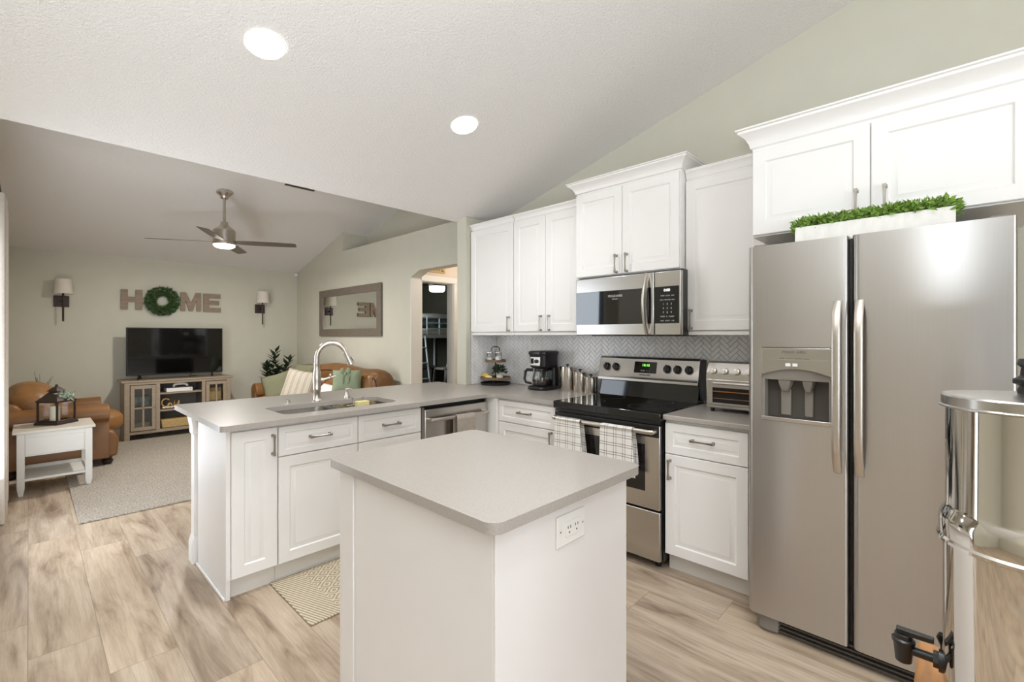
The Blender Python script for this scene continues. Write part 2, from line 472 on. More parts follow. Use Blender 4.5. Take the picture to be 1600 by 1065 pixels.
        lo = []
        for t in [i / 8 for i in range(9)]:
            a = -h + ln * t; n = 0.027 + 0.004 * math.cos(PI * (t - 0.5) * 2) * 0 + 0.003 * (1 - abs(2 * t - 1))
            w = 0.0042 + 0.0028 * abs(2 * t - 1) ** 2
            lo.append([q(a, -w, n - w * 0.8), q(a, w, n - w * 0.8), q(a, w, n + w * 0.8), q(a, -w, n + w * 0.8)])
        return s.loft(lo)
    def build(s, name, m, parent=None, bevel=0.0, seg=2, smooth=30.0, sub=0, origin=None, local=False):
        me = bpy.data.meshes.new(name)
        off = Vector((0, 0, 0))
        if parent is not None:
            r = parent
            while r.parent: r = r.parent
            if r.name in WORLD_ROOTS: off = r.location
        elif origin is not None: off = Vector(origin)
        me.from_pydata([tuple(Vector(v) - off) for v in s.v], [], s.f)
        bm = bmesh.new(); bm.from_mesh(me)
        bmesh.ops.recalc_face_normals(bm, faces=bm.faces)
        if smooth:
            for f in bm.faces: f.smooth = True
            lim = math.radians(smooth)
            for e in bm.edges:
                e.smooth = len(e.link_faces) == 2 and e.calc_face_angle(0) < lim
        bm.to_mesh(me); bm.free()
        me.materials.append(m)
        o = bpy.data.objects.new(name, me); COL.objects.link(o)
        if parent is not None: o.parent = parent
        elif origin is not None: o.location = origin
        if bevel:
            b = o.modifiers.new('bevel', 'BEVEL'); b.width = bevel; b.segments = seg; b.limit_method = 'ANGLE'; b.angle_limit = math.radians(40)
        if sub:
            d = o.modifiers.new('sub', 'SUBSURF'); d.levels = sub; d.render_levels = sub
        return o

WORLD_ROOTS = set()
def thing(name, label, cat, loc, group=None, rotz=0.0, world=True):
    o = bpy.data.objects.new(name, None); COL.objects.link(o)
    o.empty_display_size = 0.05
    o.location = loc; o.rotation_euler = (0, 0, rotz)
    if world: WORLD_ROOTS.add(o.name)
    return tag(o, label, cat, group)
def tag(o, label, cat, group=None, kind=None):
    o['label'] = label; o['category'] = cat
    if group: o['group'] = group
    if kind: o['kind'] = kind
    return o
def struct(o):
    o['kind'] = 'structure'; return o
def text(name, body, fr, u, v, n, size, m, parent, extrude=0.0006, align='CENTER', sx=1.0):
    c = bpy.data.curves.new(name, 'FONT'); c.body = body; c.size = size; c.extrude = extrude
    c.align_x = align; c.align_y = 'CENTER'
    t = bpy.data.objects.new(name, c); COL.objects.link(t)
    bpy.context.view_layer.update()
    me = bpy.data.meshes.new_from_object(t.evaluated_get(bpy.context.evaluated_depsgraph_get()))
    bpy.data.objects.remove(t); bpy.data.curves.remove(c)
    r = parent; off = Vector((0, 0, 0))
    while r is not None and r.parent: r = r.parent
    if r is not None and r.name in WORLD_ROOTS: off = r.location
    for vt in me.vertices: vt.co = fr.p(u + vt.co.x * sx, v + vt.co.y, n + vt.co.z) - off
    me.materials.clear(); me.materials.append(m); me.name = name
    o = bpy.data.objects.new(name, me); COL.objects.link(o)
    if parent is not None: o.parent = parent
    return o
def copy_thing(root, loc, label, group=None, rotz=None):
    r = root.copy(); COL.objects.link(r); r.location = loc; r['label'] = label
    if group: r['group'] = group
    if rotz is not None: r.rotation_euler = (0, 0, rotz)
    for ch in list(root.children):
        c = ch.copy(); COL.objects.link(c); c.parent = r
        for g in list(ch.children):
            d = g.copy(); COL.objects.link(d); d.parent = c
    return r

# photograph measurements -> points of the place
_YW = math.radians(46.24)
def ray(u):
    s = (u - 800) / 723.0
    return math.sin(_YW) + s * math.cos(_YW), math.cos(_YW) - s * math.sin(_YW)
def atx(u, v, x):
    a, b = ray(u); t = x / a; return Vector((x, b * t, 1.37 - (v - 524) * t / 723))
def aty(u, v, y):
    a, b = ray(u); t = y / b; return Vector((a * t, y, 1.37 - (v - 524) * t / 723))

# ------------------------------------------------------------------ the rooms
XR = 3.19                                             # kitchen right wall and sofa wall
def zk(y): return 2.44 + 0.267 * (3.40 - y) if y > -0.5 else 3.481 - 0.267 * (-0.5 - y)
def zl(y): return 2.44 + 0.266 * (8.17 - y)
struct(MB().box(-3.6, 6.2, -3.7, 8.7, -0.12, 0).build('floor', M['floor']))
# kitchen ceiling (vaulted)
c = MB()
c.prism([(3.40, zk(3.40)), (-0.5, zk(-0.5)), (-3.6, zk(-3.6)), (-3.6, zk(-3.6) + 0.12), (-0.5, zk(-0.5) + 0.12), (3.40, zk(3.40) + 0.12)], 'x', -3.6, 3.19)
struct(c.build('ceiling_kitchen', M['ceil']))
c = MB().prism([(8.30, zl(8.30)), (3.40, zl(3.40)), (3.40, zl(3.40) + 0.1), (8.30, zl(8.30) + 0.1)], 'x', -0.36, 3.72)
struct(c.build('ceiling_living', M['ceil']))
struct(MB().box(-3.6, 3.72, 3.365, 3.40, 2.47, 3.72).build('wall_header', M['wall']))
# right wall of the kitchen
struct(MB().prism([(-3.6, 0), (3.27, 0), (3.27, zk(3.27) + .02), (-0.5, zk(-0.5) + .02), (-3.6, zk(-3.6) + .02)], 'x', XR, XR + 0.13).build('wall_right', M['wall']))
struct(MB().box(2.80, XR + 0.14, 3.27, 3.40, 0, 2.472).build('wall_stub', M['wall'], bevel=0.004))
# sofa wall with the cased opening, the plant shelf recess and the full height part
w = MB()
w.prism([(4.745, 0), (8.17, 0), (8.17, zl(8.17) + .02), (6.5, zl(6.5) + .02), (6.5, 2.61), (3.40, 2.61), (3.40, 2.145), (4.57, 2.145), (4.745, 2.075)], 'x', XR, XR + 0.14)
w.box(XR, XR + 0.14, 3.40, 3.60, 0, 2.145)
struct(w.build('wall_sofa_side', M['wall']))
r = MB()
r.box(XR + 0.14, 3.60, 3.40, 6.5, 2.55, 2.61)
r.prism([(3.40, 2.60), (6.5, 2.60), (6.5, zl(6.5) + .02), (3.40, zl(3.40) + .02)], 'x', 3.58, 3.70)
r.prism([(XR + .141, 2.6), (3.70, 2.6), (3.70, zl(6.5) + .02), (XR + .141, zl(6.5) + .02)], 'y', 6.5, 6.6)
struct(r.build('wall_recess', M['wall']))
struct(MB().box(-0.36, 3.33, 8.17, 8.30, 0, 2.47).build('wall_back', M['wall']))
# living room left wall with the sliding door opening
w = MB()
w.prism([(5.35, 0), (8.17, 0), (8.17, zl(8.17) + .02), (3.40, zl(3.40) + .02), (3.40, 2.12), (5.35, 2.12)], 'x', -0.36, -0.23)
w.box(-0.36, -0.23, 3.40, 3.6, 0, 2.12)
struct(w.build('wall_left', M['wall']))
d = struct(MB().box(-0.34, -0.25, 3.6, 3.66, 0, 2.12).box(-0.34, -0.25, 5.29, 5.35, 0, 2.12).box(-0.34, -0.25, 3.66, 5.29, 2.06, 2.12).box(-0.32, -0.27, 4.44, 4.51, 0.0, 2.06).build('door_1', M['wallw']))
MB().box(-0.30, -0.29, 3.66, 5.29, 0.02, 2.06).build('door_pane', M['glass'], d)
# dining side: end wall, rear wall with a window, left wall with a sliding door
struct(MB().box(-3.6, -0.36, 3.40, 3.52, 0, 2.47).build('wall_dining', M['wall']))
w = MB()
w.box(-3.6, -2.35, -3.7, -3.56, 0, 3.0).box(1.15, XR + .13, -3.7, -3.56, 0, 3.0).box(-2.35, 1.15, -3.7, -3.56, 0, 0.65).box(-2.35, 1.15, -3.7, -3.56, 2.45, 3.0)
struct(w.build('wall_rear', M['wall']))
wd = MB().box(-2.35, 1.15, -3.66, -3.58, 0.65, 0.71).box(-2.35, 1.15, -3.66, -3.58, 2.39, 2.45)
for x in (-2.35, -1.21, -0.05, 1.09): wd.box(x, x + 0.06, -3.66, -3.58, 0.71, 2.39)
wd = struct(wd.build('window_1', M['wallw']))
MB().box(-2.3, 1.1, -3.625, -3.615, 0.71, 2.39).build('window_pane', M['glass'], wd)
w = MB()
w.prism([(-3.56, 0), (-3.2, 0), (-3.2, 2.35), (-0.5, 2.35), (-0.5, 0), (3.40, 0), (3.40, zk(3.4) + .02), (-0.5, zk(-.5) + .02), (-3.56, zk(-3.56) + .02)], 'x', -3.6, -3.46)
struct(w.build('wall_dining_left', M['wall']))
d = MB().box(-3.57, -3.49, -3.2, -3.13, 0, 2.35).box(-3.57, -3.49, -0.57, -0.5, 0, 2.35).box(-3.57, -3.49, -3.13, -0.57, 2.28, 2.35).box(-3.56, -3.50, -1.89, -1.81, 0, 2.28)
d = struct(d.build('door_2', M['wallw']))
MB().box(-3.535, -3.525, -3.13, -0.57, 0.02, 2.28).build('door_pane', M['glass'], d)

# hall and bedroom seen through the opening
h = MB()
h.box(3.33, 3.345, 4.745, 4.87, 0, 2.5).box(3.845, 4.6, 4.745, 4.87, 0, 2.5).box(3.345, 3.845, 4.745, 4.87, 2.045, 2.5)
struct(h.build('wall_hall', M['hall']))
struct(MB().box(4.5, 4.6, 3.30, 4.745, 0, 2.5).box(3.33, 4.5, 3.30, 3.40, 0, 2.5).build('wall_hall_end', M['hall']))
struct(MB().box(3.33, 4.6, 3.30, 4.87, 2.45, 2.52).build('ceiling_hall', M['ceil']))
struct(MB().box(XR - .002, 3.35, 4.738, 4.75, 0, 2.06).build('trim_1', M['wallw']))
t = MB().box(3.335, 3.92, 4.728, 4.745, 2.045, 2.118).box(3.845, 3.915, 4.728, 4.745, 0, 2.045).box(3.836, 3.846, 4.745, 4.87, 0, 2.045).box(3.345, 3.84, 4.745, 4.87, 2.036, 2.046)
struct(t.build('trim_2', M['wallw'], bevel=0.003))
b = MB()
b.box(3.34, 6.1, 8.45, 8.55, 0, 2.5).box(6.0, 6.1, 4.87, 8.45, 0, 2.5).box(3.335, 3.36, 4.872, 8.45, 0, 2.5).box(4.6, 6.0, 4.80, 4.87, 0, 2.5).box(3.85, 4.6, 4.872, 4.885, 0, 2.5)
struct(b.build('wall_bedroom', M['unlit_wall']))
struct(MB().box(3.34, 6.1, 4.872, 8.55, 2.46, 2.54).build('ceiling_bedroom', M['unlit_wall']))
# baseboards
struct(MB().box(-0.22, 3.18, 8.155, 8.17, 0, 0.10).build('baseboard_back', M['wallw'], bevel=0.003))
struct(MB().box(3.175, 3.19, 4.76, 8.15, 0, 0.10).build('baseboard_right', M['wallw'], bevel=0.003))
struct(MB().box(-0.23, -0.215, 5.75, 8.15, 0, 0.10).build('baseboard_left', M['wallw'], bevel=0.003))

# herringbone backsplash
def clip(poly, axis, val, keep_less):
    out = []
    for i, p in enumerate(poly):
        q = poly[(i + 1) % len(poly)]
        pin = (p[axis] <= val) if keep_less else (p[axis] >= val)
        qin = (q[axis] <= val) if keep_less else (q[axis] >= val)
        if pin: out.append(p)
        if pin != qin:
            t = (val - p[axis]) / (q[axis] - p[axis])
            out.append((p[0] + t * (q[0] - p[0]), p[1] + t * (q[1] - p[1])))
    return out
def herringbone(mb, fr, u0, u1, v0, v1, wdt=0.027, n=3, gap=0.0032, th=0.004):
    s = wdt; c45 = math.sqrt(0.5)
    R = int((u1 - u0 + v1 - v0) / s) + 8
    for i in range(-R, R):
        for j in range(-R // n - 2, R // n + 2):
            ox, oy = i + n * j, i - n * j
            for (x0, x1, y0, y1) in ((0, n, 0, 1), (0, 1, 1, 1 + n)):
                g = gap / 2 / s
                q = [(ox + x0 + g, oy + y0 + g), (ox + x1 - g, oy + y0 + g), (ox + x1 - g, oy + y1 - g), (ox + x0 + g, oy + y1 - g)]
                p = [((a - b) * c45 * s + (u0 + u1) / 2, (a + b) * c45 * s + v0) for a, b in q]
                if max(a for a, _ in p) < u0 or min(a for a, _ in p) > u1 or max(b for _, b in p) < v0 or min(b for _, b in p) > v1: continue
                p = clip(clip(clip(clip(p, 0, u0, False), 0, u1, True), 1, v0, False), 1, v1, True)
                if len(p) < 3: continue
                mb.loft([[fr.p(a, b, 0) for a, b in p], [fr.p(a, b, th) for a, b in p]], cap0=False)
bs = MB(); herringbone(bs, FX(XR - 0.004), -3.262, -0.70, 0.916, 1.40)
herringbone(bs, FY(3.27 - 0.004), 2.86, XR - 0.01, 0.916, 1.40)
bso = struct(bs.build('wall_backsplash', M['tile']))
struct(MB().box(XR - 0.004, XR, 0.70, 3.262, 0.916, 1.40).box(2.855, XR - 0.004, 3.266, 3.27, 0.916, 1.40).build('wall_backsplash_grout', M['grout']))

# ------------------------------------------------------------------ kitchen cabinets
def door_part(parent, fr, u0, u1, v0, v1, hu=None, hv=None, hl=0.128, vert=True, name='door', st=0.058, k=1.0):
    d = MB().panel(fr, u0, u1, v0, v1, 0.0, 0.02, st, k).build(name, M['cab'], parent)
    if hu is not None:
        MB().pull(fr, hu, hv, hl, vert, 0.019).build('handle', M['pull'], d, bevel=0.001, seg=1)['label'] = 'nickel bar handle'
    return d
def crown(mb, xf, xb, y0, y1, z0, hh, out, ret0=True, ret1=True):
    prof = [(0.0, 0.0), (0.004, 0.0), (0.004, 0.10), (0.16, 0.16), (0.22, 0.34), (0.45, 0.60), (0.72, 0.74), (0.86, 0.80), (0.86, 0.90), (1.0, 0.93), (1.0, 1.0), (0.0, 1.0)]
    loops = []
    for a, b in prof:
        o = a * out; z = z0 + b * hh
        e0 = o if ret0 else 0.0; e1 = o if ret1 else 0.0
        l = [(xf - o, y1 + e1, z), (xf - o, y0 - e0, z)]
        if ret1: l.insert(0, (xb, y1 + o, z))
        if ret0: l.append((xb, y0 - o, z))
        loops.append(l)
    mb.loft(loops, False, False, closed=False)
    return mb

UP = 'white upper cabinets on the range wall'
def upper(label, xf, y0, y1, z0, z1, ctop, cout, doors, rail=True, ret0=True, ret1=True, handles=(), zcrown=None):
    t = thing('wall_cabinet', label, 'cabinet', (XR - 0.15, (y0 + y1) / 2, z0), UP)
    body = MB().box(xf + 0.021, XR - 0.012, y0, y1, z0, z1).build('cabinet_body', M['cab'], t)
    zc = z1 - 0.005 if zcrown is None else zcrown
    crown(MB(), xf + 0.021, XR - 0.012, y0 + .001, y1 - .001, zc, ctop - zc, cout, ret0, ret1).build('crown_molding', M['cab'], t, smooth=40)
    fr = FX(xf + 0.0205)
    for (a, b), hd in zip(doors, handles):
        door_part(t, fr, -b, -a, z0 + (0.006 if not rail else 0.03), z1 - 0.012, hd[0] and -hd[0], hd[1])
    if rail:
        MB().box(xf + 0.012, xf + 0.035, y0, y1, z0 - 0.0, z0 + 0.026).build('light_rail', M['cab'], t, bevel=0.004)
    return t
upper('single door white wall cabinet at the end beside the wall stub, over the tiered tray', 2.85, 2.716, 3.265, 1.372, 2.345, 2.395, 0.032, [(2.719, 3.262)], handles=[(2.763, 1.47)], ret0=False)
upper('white wall cabinet with two narrow doors above the coffee maker', 2.85, 2.022, 2.713, 1.372, 2.345, 2.395, 0.032, [(2.364, 2.710), (2.025, 2.361)], handles=[(2.405, 1.47), (2.32, 1.47)], ret0=False, ret1=False)
upper('taller two door white cabinet mounted directly above the microwave', 2.78, 1.228, 2.017, 1.785, 2.40, 2.482, 0.062, [(1.634, 2.012), (1.233, 1.630)], rail=False, handles=[(1.672, 1.86), (1.592, 1.86)])
upper('white wall cabinet with one wide door between microwave and refrigerator', 2.85, 0.765, 1.224, 1.372, 2.345, 2.405, 0.032, [(0.768, 1.221)], handles=[(1.185, 1.47)], ret0=False, ret1=False)
upper('deep two door white cabinet above the refrigerator', 2.55, -0.225, 0.751, 1.872, 2.315, 2.420, 0.066, [(0.270, 0.746), (-0.220, 0.266)], rail=False, handles=[(0.318, 1.955), (0.218, 1.955)], ret0=True, ret1=True)

def base_cab(label, fr, u0, u1, depth, toe=0.045, group='white base cabinets', stile=None):
    o = fr.p((u0 + u1) / 2, 0, -depth / 2)
    t = thing('base_cabinet', label, 'cabinet', (o.x, o.y, 0), group)
    MB().fbox(fr, u0, u1, 0.105, 0.882, -depth, 0.0).build('cabinet_body', M['cab'], t)
    MB().fbox(fr, u0, u1, 0.0, 0.105, -depth, -toe).build('toe_kick', M['toe'], t)
    return t
PEN = 2.710                                            # carcass face of the peninsula; fronts 2 cm proud
fp = FY(PEN)
t = base_cab('narrow one door white base cabinet at the open end of the peninsula', fp, 0.722, 0.947, 0.565, toe=0.03)
MB().box(0.700, 0.722, 2.712, 3.275, 0.0, 0.882).build('end_panel', M['island'], t, bevel=0.002)
MB().box(0.700, 0.720, 2.704, 2.712, 0.105, 0.882).build('edge_trim', M['cab'], t)
MB().box(0.690, 0.700, 2.712, 3.275, 0.0, 0.018).build('shoe_molding', M['cab'], t, bevel=0.004)
door_part(t, fp, 0.722, 0.945, 0.108, 0.868, 0.921, 0.775, 0.115)
t = thing('base_cabinet', 'double white sink base cabinet in the middle of the peninsula', 'cabinet', (1.42, 3.0, 0), 'white base cabinets')
MB().box(0.949, 0.967, PEN, 3.275, 0.105, 0.882).box(1.877, 1.895, PEN, 3.275, 0.105, 0.882).box(0.967, 1.877, 3.257, 3.275, 0.105, 0.882).box(0.967, 1.877, PEN, 3.257, 0.105, 0.123).box(0.967, 1.877, PEN, PEN + .018, 0.123, 0.882).build('cabinet_body', M['cab'], t)
MB().box(0.949, 1.895, PEN + .03, 3.275, 0, 0.105).build('toe_kick', M['toe'], t)
for a, b in ((0.952, 1.419), (1.424, 1.892)):
    door_part(t, fp, a, b, 0.702, 0.866, (a + b) / 2 - .005, 0.788, 0.128, False, 'drawer', 0.034, 0.8)
    door_part(t, fp, a, b, 0.108, 0.697)
# decorative post carrying the counter overhang
t = thing('support_post', 'white square post with stepped cap and base under the counter overhang', 'post', (0.715, 3.335, 0))
MB().box(0.686, 0.760, 3.300, 3.375, 0.14, 0.80).build('shaft', M['cab'], t, bevel=0.003)
MB().loft([[(a, b, z) for a, b in ((0.722 - r, 3.337 - r), (0.722 + r * .9, 3.337 - r), (0.722 + r * .9, 3.337 + r), (0.722 - r, 3.337 + r))] for r, z in ((0.047, 0), (0.047, 0.125), (0.040, 0.15), (0.037, 0.165))]).build('base', M['cab'], t, bevel=0.003)
MB().loft([[(a, b, z) for a, b in ((0.722 - r, 3.337 - r), (0.722 + r * .9, 3.337 - r), (0.722 + r * .9, 3.337 + r), (0.722 - r, 3.337 + r))] for r, z in ((0.041, 0.775), (0.044, 0.79), (0.044, 0.82), (0.050, 0.855), (0.053, 0.883))]).build('capital', M['cab'], t, bevel=0.003)
# corner filler and wall run
RUN = 2.578
fx = FX(RUN)
t = thing('corner_cabinet', 'blind white corner base cabinet between dishwasher and drawer unit', 'cabinet', (2.9, 2.93, 0), 'white base cabinets')
MB().box(2.535, 3.18, 2.60, 2.72, 0.105, 0.882).box(2.58, 3.18, 2.72, 3.26, 0.105, 0.882).build('cabinet_body', M['cab'], t)
MB().box(2.535, 3.18, 2.64, 2.72, 0.0, 0.105).box(2.62, 3.18, 2.72, 3.26, 0, 0.105).build('toe_kick', M['toe'], t)
t = base_cab('white base cabinet with drawer and door, between corner and range', fx, -2.597, -2.014, 0.60, group='white base cabinets')
door_part(t, fx, -2.594, -2.030, 0.702, 0.866, -2.315, 0.79, 0.128, False, 'drawer', 0.04, 0.8)
door_part(t, fx, -2.594, -2.030, 0.108, 0.697, -2.062, 0.63, 0.115)
t = base_cab('white base cabinet with drawer and door under the toaster oven', fx, -1.221, -0.765, 0.60, group='white base cabinets')
door_part(t, fx, -1.218, -0.768, 0.690, 0.866, -1.0, 0.785, 0.128, False, 'drawer', 0.045, 0.8)
door_part(t, fx, -1.218, -0.768, 0.108, 0.685, -1.187, 0.60, 0.115)

# ------------------------------------------------------------------ worktops
def arc(cx, cy, r, a0, a1, n=8):
    return [(cx + r * math.cos(math.radians(a0 + (a1 - a0) * i / n)), cy + r * math.sin(math.radians(a0 + (a1 - a0) * i / n))) for i in range(n + 1)]
def slab(name, outline, z0, z1, m, hole=None, bev=0.006):
    me = bpy.data.meshes.new(name); bm = bmesh.new()
    ed = []
    for lp in [outline] + ([hole] if hole else []):
        vs = [bm.verts.new((x, y, z0)) for x, y in lp]
        ed += [bm.edges.new((vs[i], vs[(i + 1) % len(vs)])) for i in range(len(vs))]
    bmesh.ops.triangle_fill(bm, use_beauty=True, edges=ed)
    g = bmesh.ops.extrude_face_region(bm, geom=list(bm.faces))
    for v in g['geom']:
        if isinstance(v, bmesh.types.BMVert): v.co.z = z1
    bmesh.ops.recalc_face_normals(bm, faces=bm.faces)
    cx = sum(p[0] for p in outline) / len(outline); cy = sum(p[1] for p in outline) / len(outline)
    for v in bm.verts: v.co.x -= cx; v.co.y -= cy; v.co.z -= z0
    for f in bm.faces: f.smooth = True
    for e in bm.edges: e.smooth = len(e.link_faces) == 2 and e.calc_face_angle(0) < math.radians(30)
    bm.to_mesh(me); bm.free(); me.materials.append(m)
    o = bpy.data.objects.new(name, me); COL.objects.link(o); o.location = (cx, cy, z0)
    b = o.modifiers.new('bevel', 'BEVEL'); b.width = bev; b.segments = 3; b.limit_method = 'ANGLE'; b.angle_limit = math.radians(50)
    return o
ZC0, ZC = 0.884, 0.914
out = arc(0.661 + .025, 2.645 + .025, .025, 180, 270)
out += arc(2.535 - .06, 2.645 - .06, .06, 90, 0)
out += [(2.535, 2.012), (3.184, 2.012), (3.184, 3.264), (2.798, 3.264)]
out += arc(2.798 - .01, 3.70 - .01, .01, 0, 90, 3) + arc(0.661 + .02, 3.72 - .02, .02, 90, 180)
sx0, sx1, sy0, sy1 = 1.02, 1.79, 2.785, 3.15
hole = arc(sx0 + .05, sy0 + .05, .05, 180, 270) + arc(sx1 - .09, sy0 + .09, .09, 270, 360) + arc(sx1 - .05, sy1 - .05, .05, 0, 90) + arc(sx0 + .05, sy1 - .05, .05, 90, 180)
tag(slab('countertop', out, ZC0, ZC, M['counter'], hole), 'L shaped greige quartz worktop over the peninsula and sink', 'countertop')
out2 = [(2.535, 0.735), (3.184, 0.735), (3.184, 1.223), (2.535, 1.223)]
tag(slab('countertop', out2, ZC0, ZC, M['counter']), 'short greige worktop piece under the toaster oven', 'countertop')
r = .04
oi = arc(0.771 + r, 0.799 + r, r, 180, 270) + arc(1.503 - r, 0.799 + r, r, 270, 360) + arc(1.503 - r, 1.696 - r, r, 0, 90) + arc(0.771 + r, 1.696 - r, r, 90, 180)
tag(slab('island_countertop', oi, ZC0, ZC, M['counter']), 'rounded corner greige worktop on the island in front', 'countertop')

# ------------------------------------------------------------------ island
t = thing('kitchen_island', 'plain white panelled kitchen island standing in the foreground', 'kitchen island', (1.137, 1.25, 0))
MB().box(0.822, 1.455, 0.845, 1.655, 0.0, 0.883).build('cabinet_body', M['island'], t)
MB().box(0.812, 0.8218, 0.8455, 1.662, 0.0, 0.883).build('side_panel', M['island'], t, bevel=0.0015)
MB().box(0.804, 0.812, 1.560, 1.662, 0.0, 0.883).build('corner_trim', M['island'], t, bevel=0.003)
MB().box(0.812, 1.452, 0.835, 0.845, 0.0, 0.883).build('end_panel', M['island'], t, bevel=0.0015)
fi = Fr((1.455, 0, 0), (0, 1, 0), (0, 0, 1), (1, 0, 0))
for v0, v1 in ((0.108, 0.40), (0.405, 0.655), (0.66, 0.868)):
    dd = MB().panel(fi, 0.846, 1.652, v0, v1, 0.0, 0.02, 0.04, 0.8).build('drawer', M['cab'], t)
    MB().pull(fi, 1.25, (v0 + v1) / 2, 0.128, False, 0.019).build('handle', M['pull'], dd)
fe = FY(0.835)
oc = MB().fbox(fe, 1.054, 1.195, 0.752, 0.842, 0.0, 0.006).build('outlet_plate', M['plate'], t, bevel=0.003)
rc = MB().fbox(fe, 1.092, 1.162, 0.776, 0.820, 0.006, 0.009).build('receptacle', M['plate'], oc, bevel=0.001)
for cu in (1.109, 1.145):
    for du, dv in ((-0.006, 0.006), (0.006, 0.006)): MB().fbox(fe, cu + du - .0014, cu + du + .0014, 0.797 + dv - .004, 0.797 + dv + .004, 0.009, 0.0095).build('slot', M['dgrey'], oc)
    MB().fbox(fe, cu - .0025, cu + .0025, 0.785, 0.790, 0.009, 0.0095).build('slot', M['dgrey'], oc)
for su in (1.070, 1.180): MB().fbox(fe, su - .002, su + .002, 0.795, 0.799, 0.006, 0.0075).build('screw', M['mgrey'], oc)

# ------------------------------------------------------------------ dishwasher
t = thing('dishwasher', 'stainless dishwasher built into the peninsula beside the sink cabinet', 'dishwasher', (2.22, 3.0, 0))
MB().box(1.902, 2.528, 2.735, 3.27, 0.02, 0.870).build('tub', M['black'], t)
MB().box(1.925, 2.524, 2.690, 2.735, 0.11, 0.848).build('door', M['steel2'], t, bevel=0.006)
MB().box(1.905, 1.925, 2.700, 2.735, 0.11, 0.862).build('side_trim', M['mgrey'], t)
MB().box(1.91, 2.52, 2.735, 2.75, 0.02, 0.11).build('kick_plate', M['black'], t)
MB().tube([(1.955, 2.692, 0.775), (1.962, 2.655, 0.775), (2.0, 2.645, 0.775), (2.46, 2.645, 0.775), (2.495, 2.655, 0.775), (2.50, 2.692, 0.775)], 0.013, 12).build('handle', M['nickel'], t)

def towel(name, label, cat, fr, u0, u1, ztop, zb_front, zb_back, n_bar, rad, m, group=None, flare=0.0, seed=0):
    rnd = random.Random(seed)
    mb = MB(); nu = 22; prof = []
    L1 = [(ztop - (ztop - zb_back) * (1 - i / 8), -rad - 0.003) for i in range(9)]
    top = [(ztop + rad * math.sin(a), n) for a, n in [(math.radians(180 - 180 * i / 8), -(rad + 0.003) * math.cos(math.radians(180 * i / 8)) * 1.0) for i in range(9)]]
    L2 = [(ztop - (ztop - zb_front) * i / 14, rad + 0.003 + 0.004 * i / 14) for i in range(15)]
    prof = L1 + top + L2
    ph = rnd.uniform(0, 6)
    def row(k, off):
        l = []
        for z, n in prof:
            dn = max(0, (ztop - z)) / 0.3
            s = k / nu
            u = u0 + (u1 - u0) * s + flare * dn * (s - .2)
            w = 0.004 * math.sin(s * 9 + ph) * min(1, dn * 1.6)
            sg = 1 if n > 0 else -1
            zz = z - (0.012 * math.sin(s * 2.2 + ph) * dn if n > 0 else 0)
            l.append(fr.p(u, zz, n_bar + n + (w + 0.004 if n > 0 else 0.0) + off * (1 if n >= 0 else -1)))
        return l
    A = [row(k, 0.0) for k in range(nu + 1)]; B = [row(k, 0.0035) for k in range(nu + 1)]
    m_ = len(prof); ia = [mb.pts(r) for r in A]; ib = [mb.pts(r) for r in B]
    for k in range(nu):
        for j in range(m_ - 1):
            mb.f.append((ia[k] + j, ia[k + 1] + j, ia[k + 1] + j + 1, ia[k] + j + 1))
            mb.f.append((ib[k] + j + 1, ib[k + 1] + j + 1, ib[k + 1] + j, ib[k] + j))
    for k in (0, nu):
        for j in range(m_ - 1): mb.f.append((ia[k] + j, ia[k] + j + 1, ib[k] + j + 1, ib[k] + j))
    for j in (0, m_ - 1):
        for k in range(nu): mb.f.append((ia[k] + j, ia[k + 1] + j, ib[k + 1] + j, ib[k] + j))
    o = mb.build(name, m, smooth=70, origin=tuple(fr.p((u0 + u1) / 2, zb_front, n_bar)))
    return tag(o, label, cat, group)
towel('hand_towel', 'taupe terry towel hanging over the dishwasher handle', 'towel', FY(2.645), 2.16, 2.335, 0.775, 0.50, 0.60, 0.0, 0.0145, M['grey_towel'], seed=3)

# ------------------------------------------------------------------ sink and what stands round it
t = thing('kitchen_sink', 'undermount double bowl steel sink sunk in the peninsula worktop', 'sink', (1.405, 2.97, 0.68))
def bowl(x0, x1, y0, y1, zt, zb):
    mb = MB()
    def L(i, z, r): 
        return [(a, b, z) for a, b in arc(x0 + i + r, y0 + i + r, r, 180, 270, 5) + arc(x1 - i - r, y0 + i + r, r, 270, 360, 5) + arc(x1 - i - r, y1 - i - r, r, 0, 90, 5) + arc(x0 + i + r, y1 - i - r, r, 90, 180, 5)]
    mb.loft([L(-.02, zt, .07), L(0, zt, .06), L(0.006, zb + .04, .06), L(0.03, zb, .05), L(0.15, zb - .004, .03)], cap0=False)
    return mb
bowl(1.005, 1.405, 2.775, 3.16, 0.8825, 0.70).build('bowl', M['steel2'], t)
bowl(1.435, 1.805, 2.775, 3.16, 0.8825, 0.70).build('bowl', M['steel2'], t)
MB().box(1.40, 1.44, 2.785, 3.15, 0.83, 0.845).build('divider', M['steel2'], t, bevel=0.006)
for x in (1.2, 1.62): MB().lathe((x, 2.97, 0), [(0.042, 0.697), (0.042, 0.701), (0.03, 0.702), (0.012, 0.699)], 20).build('drain', M['chrome'], t)
cd = thing('sink_caddy', 'steel wire caddy hooked over the far rim of the right bowl', 'caddy', (1.66, 3.08, 0.84))
cm = MB()
for z in (0.845, 0.872): cm.tube([(1.57, 3.01, z), (1.75, 3.01, z), (1.75, 3.13, z), (1.57, 3.13, z)], 0.003, 6, closed=True)
for i in range(6):
    x = 1.585 + i * 0.03; cm.tube([(x, 3.01, 0.872), (x, 3.01, 0.845), (x, 3.13, 0.845), (x, 3.13, 0.872)], 0.002, 5)
cm.build('basket', M['chrome'], cd)
